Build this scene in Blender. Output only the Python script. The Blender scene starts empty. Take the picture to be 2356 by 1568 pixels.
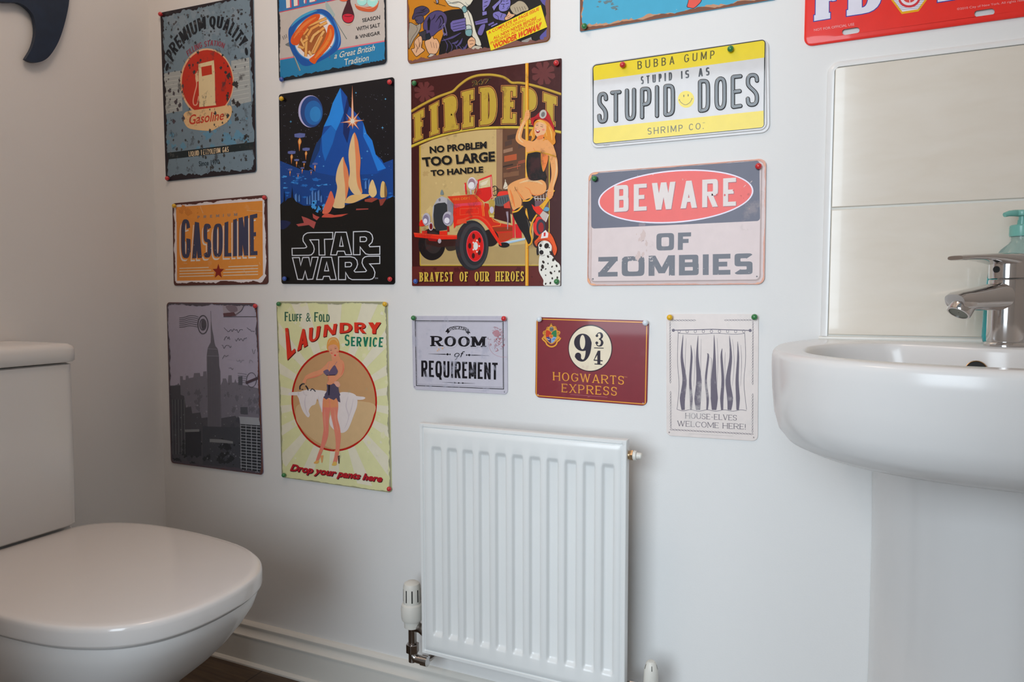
import bpy, bmesh, math, random
from mathutils import Vector, Matrix
from mathutils.geometry import tessellate_polygon

sc = bpy.context.scene
COL = sc.collection
R = math.radians
PI = math.pi

# ------------------------------------------------------------------ camera
EYE = Vector((0.0, -1.238, 0.888))
FPX = 1600.0
YAW, PITCH, ROLL = R(-24.24), R(-3.71), R(-0.13)
FWD = Vector((math.sin(YAW) * math.cos(PITCH), math.cos(YAW) * math.cos(PITCH), math.sin(PITCH)))
_r0 = Vector((math.cos(YAW), -math.sin(YAW), 0))
_u0 = _r0.cross(FWD)
RIGHT = math.cos(ROLL) * _r0 + math.sin(ROLL) * _u0
UP = -math.sin(ROLL) * _r0 + math.cos(ROLL) * _u0
cam_d = bpy.data.cameras.new('camera')
cam_d.sensor_width = 36.0
cam_d.lens = FPX * 36.0 / 2356.0
cam_d.clip_start = 0.02
cam = bpy.data.objects.new('camera', cam_d)
COL.objects.link(cam)
cam.matrix_world = Matrix(((RIGHT.x, UP.x, -FWD.x, EYE.x), (RIGHT.y, UP.y, -FWD.y, EYE.y),
                           (RIGHT.z, UP.z, -FWD.z, EYE.z), (0, 0, 0, 1)))
sc.camera = cam

# ------------------------------------------------------------------ light and exposure
sc.view_settings.view_transform = 'Standard'
sc.view_settings.look = 'None'
sc.view_settings.gamma = 1.0
sc.view_settings.use_curve_mapping = False
sc.view_settings.exposure = 0.0
world = bpy.data.worlds.new('world')
sc.world = world
world.use_nodes = True
wb = world.node_tree.nodes['Background']
wb.inputs[0].default_value = (0.84, 0.92, 1.0, 1)
wb.inputs[1].default_value = 0.24


def area(name, loc, target, sx, sy, power, col):
    l = bpy.data.lights.new(name, 'AREA')
    l.shape = 'RECTANGLE'
    l.size, l.size_y = sx, sy
    l.energy = power
    l.color = col
    o = bpy.data.objects.new(name, l)
    COL.objects.link(o)
    o.location = loc
    o.rotation_euler = (Vector(target) - Vector(loc)).to_track_quat('-Z', 'Y').to_euler()
    return o


# daylight from the window in the hall behind the open door
area('hall_window_daylight', (-0.52, -3.0, 1.38), (-0.15, 0, 0.8), 1.7, 1.5, 72, (0.79, 0.905, 1.0))
# warm ceiling lamp of the cloakroom (out of frame, above)
_l = bpy.data.lights.new('ceiling_lamp', 'POINT')
_l.shadow_soft_size = 0.12
_l.energy = 8.2
_l.color = (1.0, 0.76, 0.60)
_o = bpy.data.objects.new('ceiling_lamp', _l)
COL.objects.link(_o)
_o.location = (-0.80, -0.68, 2.15)


# ------------------------------------------------------------------ helpers
def lin(c):
    c = c / 255.0
    return c / 12.92 if c <= 0.04045 else ((c + 0.055) / 1.055) ** 2.4


def P(px, py, y=0.0):
    """point of the plane at depth y that the photograph shows at a pixel"""
    d = FWD + RIGHT * ((px - 1178.0) / FPX) - UP * ((py - 784.0) / FPX)
    t = (y - EYE.y) / d.y
    return EYE + d * t


def link(name, me, parent=None, loc=None):
    o = bpy.data.objects.new(name, me)
    COL.objects.link(o)
    if parent is not None:
        o.parent = parent
    if loc is not None:
        o.location = loc
    return o


def tag(o, label, cat, group=None):
    o['label'] = label
    o['category'] = cat
    if group:
        o['group'] = group
    return o


def empty(name, loc, label, cat, group=None):
    o = link(name, None, None, loc)
    o.empty_display_size = 0.05
    return tag(o, label, cat, group)


MATS = {}


def mat(name, rgb, rough=0.5, metal=0.0, noise=0.04, nscale=30.0, coat=0.0, bump=0.0, bscale=200.0,
        trans=0.0, wear=None, ior=1.45, spec=0.5):
    """principled material with a little procedural variation; rgb is linear albedo"""
    key = (name, tuple(rgb), rough, metal, noise, nscale, coat, bump, bscale, trans, wear, spec)
    if key in MATS:
        return MATS[key]
    m = bpy.data.materials.new(name)
    m.use_nodes = True
    nt = m.node_tree
    b = nt.nodes['Principled BSDF']
    b.inputs['Roughness'].default_value = rough
    b.inputs['Metallic'].default_value = metal
    b.inputs['Coat Weight'].default_value = coat
    b.inputs['Coat Roughness'].default_value = 0.05
    b.inputs['Transmission Weight'].default_value = trans
    b.inputs['IOR'].default_value = ior
    b.inputs['Specular IOR Level'].default_value = spec
    tc = nt.nodes.new('ShaderNodeTexCoord')
    nz = nt.nodes.new('ShaderNodeTexNoise')
    nz.inputs['Scale'].default_value = nscale
    nz.inputs['Detail'].default_value = 4
    nt.links.new(tc.outputs['Object'], nz.inputs['Vector'])
    mx = nt.nodes.new('ShaderNodeMix')
    mx.data_type = 'RGBA'
    lo = [max(0, v * (1 - noise)) for v in rgb]
    hi = [min(1, v * (1 + noise)) for v in rgb]
    mx.inputs[6].default_value = (*lo, 1)
    mx.inputs[7].default_value = (*hi, 1)
    nt.links.new(nz.outputs['Fac'], mx.inputs[0])
    out = mx.outputs[2]
    if wear:
        wc, ws, thr, amt = wear
        n2 = nt.nodes.new('ShaderNodeTexNoise')
        n2.inputs['Scale'].default_value = ws
        n2.inputs['Detail'].default_value = 9
        n2.inputs['Roughness'].default_value = 0.72
        nt.links.new(tc.outputs['Object'], n2.inputs['Vector'])
        rp = nt.nodes.new('ShaderNodeValToRGB')
        rp.color_ramp.elements[0].position = thr
        rp.color_ramp.elements[0].color = (0, 0, 0, 1)
        rp.color_ramp.elements[1].position = min(1, thr + 0.09)
        rp.color_ramp.elements[1].color = (amt, amt, amt, 1)
        nt.links.new(n2.outputs['Fac'], rp.inputs[0])
        m2 = nt.nodes.new('ShaderNodeMix')
        m2.data_type = 'RGBA'
        m2.inputs[7].default_value = (*wc, 1)
        nt.links.new(rp.outputs[0], m2.inputs[0])
        nt.links.new(out, m2.inputs[6])
        out = m2.outputs[2]
    nt.links.new(out, b.inputs['Base Color'])
    if bump > 0:
        n3 = nt.nodes.new('ShaderNodeTexNoise')
        n3.inputs['Scale'].default_value = bscale
        n3.inputs['Detail'].default_value = 3
        nt.links.new(tc.outputs['Object'], n3.inputs['Vector'])
        bp = nt.nodes.new('ShaderNodeBump')
        bp.inputs['Strength'].default_value = bump
        bp.inputs['Distance'].default_value = 0.001
        nt.links.new(n3.outputs['Fac'], bp.inputs['Height'])
        nt.links.new(bp.outputs[0], b.inputs['Normal'])
    MATS[key] = m
    return m


class MB:
    """collects shapes that become ONE mesh object"""

    def __init__(s):
        s.v, s.f, s.m = [], [], []

    def face(s, pts, mi=0):
        n = len(s.v)
        s.v += [tuple(p) for p in pts]
        s.f.append(tuple(range(n, n + len(pts))))
        s.m.append(mi)

    def grid(s, rows, close=False, mi=0, capa=False, capb=False):
        """rows of equal length joined into a skin; close joins the ends of each row"""
        n = len(s.v)
        k = len(rows[0])
        for r_ in rows:
            s.v += [tuple(p) for p in r_]
        for i in range(len(rows) - 1):
            for j in range(k if close else k - 1):
                a, b = n + i * k + j, n + i * k + (j + 1) % k
                s.f.append((a, b, b + k, a + k))
                s.m.append(mi)
        if capa:
            s.f.append(tuple(range(n + k - 1, n - 1, -1)))
            s.m.append(mi)
        if capb:
            q = n + (len(rows) - 1) * k
            s.f.append(tuple(range(q, q + k)))
            s.m.append(mi)

    def box(s, a, b, mi=0):
        x0, y0, z0 = a
        x1, y1, z1 = b
        rows = [[(x0, y0, z), (x1, y0, z), (x1, y1, z), (x0, y1, z)] for z in (z0, z1)]
        s.grid(rows, True, mi, True, True)

    def lathe(s, prof, org, axis=(0, 0, 1), n=32, mi=0, cap=True):
        """profile of (radius, distance along axis)"""
        ax = Vector(axis).normalized()
        e1 = ax.orthogonal().normalized()
        e2 = ax.cross(e1)
        o = Vector(org)
        rows = [[o + ax * h + (e1 * math.cos(2 * PI * i / n) + e2 * math.sin(2 * PI * i / n)) * max(r_, 1e-5)
                 for i in range(n)] for r_, h in prof]
        s.grid(rows, True, mi, cap, cap)

    def tube(s, pts, rad, n=16, mi=0):
        pts = [Vector(p) for p in pts]
        rows = []
        e1 = None
        for i, p in enumerate(pts):
            t = (pts[min(i + 1, len(pts) - 1)] - pts[max(i - 1, 0)]).normalized()
            if e1 is None:
                e1 = t.orthogonal().normalized()
            e1 = (e1 - t * e1.dot(t)).normalized()
            e2 = t.cross(e1)
            rr = rad[i] if isinstance(rad, (list, tuple)) else rad
            rows.append([p + (e1 * math.cos(2 * PI * k / n) + e2 * math.sin(2 * PI * k / n)) * rr for k in range(n)])
        s.grid(rows, True, mi, True, True)

    def build(s, name, mats, parent=None, loc=None, smooth=True, angle=35, fix=True, bevel=0.0):
        me = bpy.data.meshes.new(name)
        org = Vector(loc) if loc is not None else Vector((0, 0, 0))
        if loc is not None and parent is None:
            vs = [tuple(Vector(v) - org) for v in s.v]
        else:
            vs = s.v
        me.from_pydata(vs, [], s.f)
        if not isinstance(mats, (list, tuple)):
            mats = [mats]
        for m in mats:
            me.materials.append(m)
        me.polygons.foreach_set('material_index', s.m)
        if fix:
            bm = bmesh.new()
            bm.from_mesh(me)
            bmesh.ops.remove_doubles(bm, verts=bm.verts, dist=1e-6)
            bmesh.ops.recalc_face_normals(bm, faces=bm.faces)
            bm.to_mesh(me)
            bm.free()
        if smooth:
            me.shade_smooth()
            me.set_sharp_from_angle(angle=R(angle))
        o = link(name, me, parent, loc if parent is None else None)
        if bevel > 0:
            bv = o.modifiers.new('bevel', 'BEVEL')
            bv.width = bevel
            bv.segments = 3
            bv.limit_method = 'ANGLE'
        return o


def offs(parent_loc, pts):
    L = Vector(parent_loc)
    return [Vector(p) - L for p in pts]


def spline(pts, closed=True, k=6):
    """Catmull-Rom through points of any dimension"""
    n = len(pts)
    out = []
    rng = range(n) if closed else range(n - 1)
    for i in rng:
        if closed:
            p0, p1, p2, p3 = pts[i - 1], pts[i], pts[(i + 1) % n], pts[(i + 2) % n]
        else:
            p0, p1, p2, p3 = pts[max(i - 1, 0)], pts[i], pts[i + 1], pts[min(i + 2, n - 1)]
        for j in range(k):
            t = j / k
            out.append(tuple(0.5 * (2 * b + (c - a) * t + (2 * a - 5 * b + 4 * c - d) * t * t +
                                    (3 * b - a - 3 * c + d) * t ** 3) for a, b, c, d in zip(p0, p1, p2, p3)))
    if not closed:
        out.append(tuple(pts[-1]))
    return out


# ------------------------------------------------------------------ the room
wall_m = mat('wall_paint', (0.80, 0.79, 0.775), 0.75, noise=0.012, nscale=4, bump=0.12, bscale=350)
ceil_m = mat('ceiling_paint', (0.85, 0.85, 0.84), 0.85, noise=0.01)
wood_m = mat('baseboard_gloss', (0.74, 0.72, 0.67), 0.35, noise=0.02, coat=0.15)
XL, XR, YF, ZC = -1.537, 0.78, -1.15, 2.40
DX0, DX1, DZ = -0.82, 0.05, 2.05          # doorway around the viewpoint, its unseen jambs placed to shape the light


def struct(name, mb, m, **kw):
    o = mb.build(name, m, **kw)
    o['kind'] = 'structure'
    return o


b = MB(); b.box((XL - .1, 0, 0), (XR + .1, .1, ZC)); struct('wall_back', b, wall_m, smooth=False)
b = MB(); b.box((XL - .1, YF, 0), (XL, 0, ZC)); struct('wall_left', b, wall_m, smooth=False)
b = MB(); b.box((XR, YF, 0), (XR + .1, 0, ZC)); struct('wall_right', b, wall_m, smooth=False)
b = MB()
b.box((XL - .1, YF - .1, 0), (DX0, YF, ZC))
b.box((DX1, YF - .1, 0), (XR + .1, YF, ZC))
b.box((DX0, YF - .1, DZ), (DX1, YF, ZC))
struct('wall_front', b, wall_m, smooth=False)
b = MB(); b.box((XL - .1, YF - .1, ZC), (XR + .1, .1, ZC + .05)); struct('ceiling', b, ceil_m, smooth=False)
# door lining round the doorway behind the viewpoint
b = MB()
b.box((DX0, YF - .10, 0), (DX0 + .012, YF, DZ))
b.box((DX1 - .012, YF - .10, 0), (DX1, YF, DZ))
b.box((DX0, YF - .10, DZ - .012), (DX1, YF, DZ))
struct('trim_1', b, wood_m, smooth=False)

# brown wood-effect floor
fm = bpy.data.materials.new('floor_brown_planks')
fm.use_nodes = True
nt = fm.node_tree
bs = nt.nodes['Principled BSDF']
tc = nt.nodes.new('ShaderNodeTexCoord')
mp = nt.nodes.new('ShaderNodeMapping')
mp.inputs['Scale'].default_value = (2.0, 26.0, 1.0)
ns = nt.nodes.new('ShaderNodeTexNoise')
ns.inputs['Scale'].default_value = 4.0
ns.inputs['Detail'].default_value = 8
rp = nt.nodes.new('ShaderNodeValToRGB')
rp.color_ramp.elements[0].color = (0.050, 0.030, 0.018, 1)
rp.color_ramp.elements[1].color = (0.130, 0.085, 0.052, 1)
rp.color_ramp.elements[0].position = 0.3
rp.color_ramp.elements[1].position = 0.72
br = nt.nodes.new('ShaderNodeTexBrick')
br.inputs['Scale'].default_value = 1.0
br.inputs['Brick Width'].default_value = 1.2
br.inputs['Row Height'].default_value = 0.14
br.inputs['Mortar Size'].default_value = 0.002
br.inputs['Mortar'].default_value = (0.02, 0.012, 0.008, 1)
nt.links.new(tc.outputs['Object'], mp.inputs[0])
nt.links.new(mp.outputs[0], ns.inputs['Vector'])
nt.links.new(ns.outputs['Fac'], rp.inputs[0])
nt.links.new(tc.outputs['Object'], br.inputs['Vector'])
nt.links.new(rp.outputs[0], br.inputs['Color1'])
nt.links.new(rp.outputs[0], br.inputs['Color2'])
nt.links.new(br.outputs['Color'], bs.inputs['Base Color'])
bs.inputs['Roughness'].default_value = 0.45
b = MB(); b.box((XL - .1, -4.0, -.05), (XR + .1, .1, 0)); struct('floor', b, fm, smooth=False)


def skirting(name, a, d, n, length):
    """torus-moulded skirting board swept from a along d, standing off the wall along n"""
    prof = [(0, 0), (.024, 0), (.024, .004), (.019, .0085), (.0165, .009), (.0165, .068), (.0185, .0695), (.0185, .0725),
            (.015, .0745), (.0115, .0785), (.0095, .083), (.0095, .0875), (.011, .091), (.011, .095), (.008, .099), (.004, .1015), (0, .102)]
    A, D, N = Vector(a), Vector(d), Vector(n)
    b = MB()
    b.grid([[A + D * t + N * p + Vector((0, 0, z)) for p, z in prof] for t in (0, length)], False)
    return struct(name, b, wood_m, angle=25)


skirting('baseboard_back', (XL, 0, 0), (1, 0, 0), (0, -1, 0), XR - XL)
skirting('baseboard_left', (XL, YF, 0), (0, 1, 0), (1, 0, 0), -YF)
skirting('baseboard_right', (XR, YF, 0), (0, 1, 0), (-1, 0, 0), -YF)


# ------------------------------------------------------------------ lettering
def glyph(ch, w, tv, th, sf, n, g):
    """outlines of one character in a box w wide and 1 high; tv/th = thickness of upright/level strokes,
    sf = serif overhang, n = squareness of the bowls, g = growth of every stroke"""
    out = []
    L, Rr, T, B = tv / 2, w - tv / 2, 1 - th / 2, th / 2
    sh = th * 0.95 if th < 0.16 else th * 0.75

    def bx(x0, y0, x1, y1):
        out.append([(x0 - g, y0 - g), (x1 + g, y0 - g), (x1 + g, y1 + g), (x0 - g, y1 + g)])

    def ser(x, y, l=1, r=1):
        if sf > 0:
            y0 = y if y < .5 else y - sh
            bx(x - tv / 2 - sf * l, y0, x + tv / 2 + sf * r, y0 + sh)

    def V(x, y0=0, y1=1, s='', t=None):
        t = t or tv
        bx(x - t / 2, y0, x + t / 2, y1)
        if 't' in s: ser(x, 1)
        if 'b' in s: ser(x, 0)

    def H(y, x0, x1, k=''):
        bx(x0, y - th / 2, x1, y + th / 2)
        if sf > 0:                       # beak on a free end of an arm
            hh = min(.15, th * 1.15)
            for c in k:
                if c == 'd': bx(x1 - th * .8, y - th / 2 - hh, x1, y + th / 2)
                if c == 'u': bx(x1 - th * .8, y - th / 2, x1, y + th / 2 + hh)
                if c == 'D': bx(x0, y - th / 2 - hh, x0 + th * .8, y + th / 2)
                if c == 'm': bx(x1 - th * .6, y - hh * .6, x1, y + hh * .6)

    def D(x0, y0, x1, y1, t=None):
        t = (t or tv) / 2 + g
        dy = (y1 - y0)
        q = (x1 - x0) / dy * g if dy else 0
        s = 1 if dy > 0 else -1
        out.append([(x0 - t - q * s, y0 - g * s), (x0 + t - q * s, y0 - g * s), (x1 + t + q * s, y1 + g * s), (x1 - t + q * s, y1 + g * s)])

    def arc(cx, cy, rx, ry, a0, a1, k=None):
        k = k or max(5, int(abs(a1 - a0) / 15))
        e = 2.0 / n

        def pt(a, ax, ay):
            c, s = math.cos(R(a)), math.sin(R(a))
            return (cx + ax * math.copysign(abs(c) ** e, c), cy + ay * math.copysign(abs(s) ** e, s))
        ox, oy = rx + g, ry + g
        ix, iy = max(.004, rx - tv - g), max(.004, ry - th - g)
        for i in range(k):
            a, b_ = a0 + (a1 - a0) * i / k, a0 + (a1 - a0) * (i + 1) / k
            out.append([pt(a, ox, oy), pt(b_, ox, oy), pt(b_, ix, iy), pt(a, ix, iy)])

    m = .5
    dt = tv * 1.08
    if ch == 'A':
        D(dt / 2, 0, w / 2, 1, dt * (0.7 if sf and th < .12 else 1)); D(w - dt / 2, 0, w / 2, 1, dt); H(.3, w * .2, w * .8)
        ser(dt / 2, 0); ser(w - dt / 2, 0)
    elif ch == 'B':
        V(L, s='tb'[:0]); ser(L, 1, 1, 0); ser(L, 0, 1, 0)
        xc = max(L, w * .42 if n < 3 else w - tv * 1.25)
        H(T, L, xc); H(m + .02, L, xc); H(B, L, xc)
        arc(xc, (1 + m + .02 - th / 2) / 2, (w - xc) * .95, (1 - m - .02 + th / 2) / 2, -90, 90); arc(xc, (m + .02 + th / 2) / 2, w - xc, (m + .02 + th / 2) / 2, -90, 90)
    elif ch in 'CG':
        arc(w / 2, .5, w / 2, .5, 38 if n < 3 else 28, 322 if ch == 'C' else 335)
        if sf and ch == 'C': bx(w - th * .9, .68, w, .97); bx(w - th * .9, .03, w, .3) if th > .1 else None
        if ch == 'G':
            H(.46, w * .55, w); V(Rr, .16, .46 + th / 2)
            if sf: bx(w - th * .9, .68, w, .97)
    elif ch == 'D':
        V(L); ser(L, 1, 1, 0); ser(L, 0, 1, 0)
        xc = max(L, w * .4 if n < 3 else w - tv * 1.3)
        H(T, L, xc); H(B, L, xc); arc(xc, .5, w - xc, .5, -90, 90)
    elif ch in 'EF':
        V(L); ser(L, 1, 1, 0)
        H(T, L, w, 'd'); H(.51, L, w * .82, 'm')
        if ch == 'E': H(B, L, w, 'u'); ser(L, 0, 1, 0)
        else: ser(L, 0)
    elif ch == 'H':
        V(L, s='tb'); V(Rr, s='tb'); H(.51, L, Rr)
    elif ch == 'I':
        V(w / 2, s='tb')
    elif ch == 'J':
        V(Rr, .3, 1, 't'); arc(w / 2, .3, w / 2, .3, 180, 360)
    elif ch == 'K':
        V(L, s='tb'); D(L + tv * .4, .42, w - dt / 2, 1, dt); D(w - dt / 2, 0, w * .42, .62, dt); ser(w - dt / 2, 1); ser(w - dt / 2, 0)
    elif ch == 'L':
        V(L, s='t'); H(B, L, w, 'u'); ser(L, 0, 1, 0)
    elif ch == 'M':
        V(L, s='b', t=tv * (.72 if th < .12 and sf else 1)); V(Rr, s='b'); ser(L, 1, 1, 0); ser(Rr, 1, 0, 1)
        D(L + tv * .1, 1, w / 2, .12, dt); D(Rr - tv * .1, 1, w / 2, .12, dt * (.72 if th < .12 and sf else 1))
    elif ch == 'N':
        tt = tv * (.72 if th < .12 and sf else 1)
        V(L, s='b', t=tt); V(Rr, s='t', t=tt); D(L, 1, Rr, 0, dt); ser(L, 1, 1, 0)
    elif ch in 'OQ0':
        arc(w / 2, .5, w / 2, .5, 0, 360)
        if ch == 'Q': D(w - dt * .5, -.14, w * .52, .26, dt)
    elif ch in 'PR':
        V(L); ser(L, 1, 1, 0); ser(L, 0)
        xc = max(L, w * .45 if n < 3 else w - tv * 1.25)
        y = .44 if ch == 'P' else .48
        H(T, L, xc); H(y, L, xc)
        arc(xc, (1 + y - th / 2) / 2, w - xc, (1 - y + th / 2) / 2, -90, 90)
        if ch == 'R': D(w - dt / 2, 0, w * .48, y, dt); ser(w - dt / 2, 0, .3, 1)
    elif ch == 'S':
        ry = (1 + th) / 4
        arc(w / 2, 1 - ry, w / 2, ry, 25, 270); arc(w / 2, ry, w / 2, ry, 90, -155)
        if sf: bx(w - th * .9, .7, w - th * .1, .95); bx(th * .1, .05, th * .9, .3)
    elif ch == 'T':
        V(w / 2, s='b'); H(T, 0, w, 'dD')
    elif ch == 'U':
        r = min(.5, w / 2 if n < 3 else .3)
        V(L, r, 1, 't'); V(Rr, r, 1, 't', t=tv * (.72 if th < .12 and sf else 1)); arc(w / 2, r, w / 2, r, 180, 360)
    elif ch == 'V':
        D(dt / 2, 1, w / 2, 0, dt); D(w - dt / 2, 1, w / 2, 0, dt * (.7 if th < .12 and sf else 1)); ser(dt / 2, 1); ser(w - dt / 2, 1)
    elif ch == 'W':
        q = (.7 if th < .12 and sf else 1)
        D(dt / 2, 1, w * .29, 0, dt); D(w * .5, 1, w * .29, 0, dt * q); D(w * .5, 1, w * .71, 0, dt); D(w - dt / 2, 1, w * .71, 0, dt * q)
        ser(dt / 2, 1); ser(w - dt / 2, 1)
    elif ch == 'X':
        D(dt / 2, 0, w - dt / 2, 1, dt * (.7 if th < .12 and sf else 1)); D(dt / 2, 1, w - dt / 2, 0, dt)
        for yy in (0, 1): ser(dt / 2, yy); ser(w - dt / 2, yy)
    elif ch == 'Y':
        V(w / 2, 0, .48, 'b'); D(w / 2, .4, dt / 2, 1, dt); D(w / 2, .4, w - dt / 2, 1, dt)
    elif ch == 'Z':
        H(T, 0, w); H(B, 0, w); D(dt * .6, th * .7, w - dt * .6, 1 - th * .7, dt * 1.2)
    elif ch == '!':
        V(w / 2, .3, 1); bx(w / 2 - tv / 2, 0, w / 2 + tv / 2, max(tv, .12))
    elif ch == '.':
        bx(w / 2 - tv / 2, 0, w / 2 + tv / 2, tv)
    elif ch == '-':
        bx(0, .4, w, .4 + th)
    return out


GW = dict(I=.0, M=1.22, W=1.5, A=1.05, V=1.02, O=1.06, Q=1.06, C=.96, G=1.03, D=1.0, N=1.05, H=1.03, E=.82, F=.78, L=.78,
          B=.92, R=1.0, P=.9, S=.84, T=.9, U=1.0, X=1.0, Y=.98, Z=.9, K=1.0, J=.6)
GW['!'] = 0; GW['.'] = 0; GW['-'] = .5


def along(poly, n=40):
    """function u -> point at that share of a polyline's length"""
    pts = [Vector((p[0], p[1])) for p in poly]
    d = [0.0]
    for a, b_ in zip(pts, pts[1:]):
        d.append(d[-1] + (b_ - a).length)
    tot = d[-1]

    def f(u):
        s = u * tot
        i = 0
        while i < len(pts) - 2 and s > d[i + 1]:
            i += 1
        t = (s - d[i]) / max(1e-9, d[i + 1] - d[i])
        return pts[i] + (pts[i + 1] - pts[i]) * t
    return f, tot


def set_text(txt, aspect, tv, th, sf=0, n=2.2, g=0, gap=.12, sp=.45):
    """polygons in u,v (0..1) of a line of capitals that fills a strip of the given aspect"""
    fixed = 0.0
    var = 0.0
    for c in txt:
        if c == ' ':
            fixed += sp
        else:
            b_ = GW.get(c, .9)
            fixed += (tv if b_ == 0 else 0) + (2 * sf if sf and b_ == 0 else 0)
            var += b_
    fixed += gap * (len(txt) - 1)
    k = max(.05, (aspect - fixed) / max(var, 1e-6)) if var else 1
    x = 0.0
    res = []
    for c in txt:
        if c == ' ':
            x += sp + gap
            continue
        b_ = GW.get(c, .9)
        w = b_ * k if b_ else tv + 2 * sf
        for pl in glyph(c, w, tv, th, sf if b_ else sf, n, g):
            res.append([((x + a) / aspect, v) for a, v in pl])
        x += w + gap
    return res


_fc = {}


def font_mesh(txt, bold, shear):
    """outlines of text in Blender's built-in letters -> verts (x over 0..1, y in cap heights) and faces"""
    key = (txt, bold, shear)
    if key in _fc:
        return _fc[key]

    def get(s):
        cu = bpy.data.curves.new('lettering_source', 'FONT')
        cu.body = s
        cu.offset = bold
        cu.resolution_u = 3
        o = bpy.data.objects.new('lettering_source', cu)
        COL.objects.link(o)
        dg = bpy.context.evaluated_depsgraph_get()
        me = bpy.data.meshes.new_from_object(o.evaluated_get(dg))
        v = [(p.co.x, p.co.y) for p in me.vertices]
        f = [tuple(q.vertices) for q in me.polygons]
        bpy.data.objects.remove(o)
        bpy.data.curves.remove(cu)
        bpy.data.meshes.remove(me)
        return v, f
    hv, _ = get('H')
    y0, y1 = min(p[1] for p in hv), max(p[1] for p in hv)
    v, f = get(txt)
    v = [(p[0] + shear * (p[1] - y0), (p[1] - y0) / (y1 - y0)) for p in v]
    a, b_ = min(p[0] for p in v), max(p[0] for p in v)
    v = [((p[0] - a) / (b_ - a), p[1]) for p in v]
    _fc[key] = (v, f)
    return _fc[key]


# ------------------------------------------------------------------ tin signs
STEP = 0.9e-5
# strength of the room's light where each sign hangs (measured on the bare wall beside it); turns the
# colours seen in the photograph into the print's own colours
LIT = {}


def lit(key, r, g, b_):
    LIT[key] = tuple(lin(v) / a for v, a in zip((r, g, b_), (.80, .79, .775)))


lit('pump', 168, 156, 147)
lit('fish', 202, 194, 188)
lit('comic', 224, 221, 218)
lit('turquoise', 230, 231, 232)
lit('red_plate', 220, 220, 222)
lit('gasoline', 154, 144, 138)
lit('skyline', 137, 130, 125)
lit('space', 188, 184, 180)
lit('engine', 212, 212, 212)
lit('laundry', 168, 166, 164)
lit('yellow_plate', 224, 226, 227)
lit('beware', 218, 221, 222)
lit('room', 198, 200, 200)
lit('platform', 210, 214, 216)
lit('pale', 209, 214, 216)
#LITTABLE
SIGNS = {}


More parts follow.
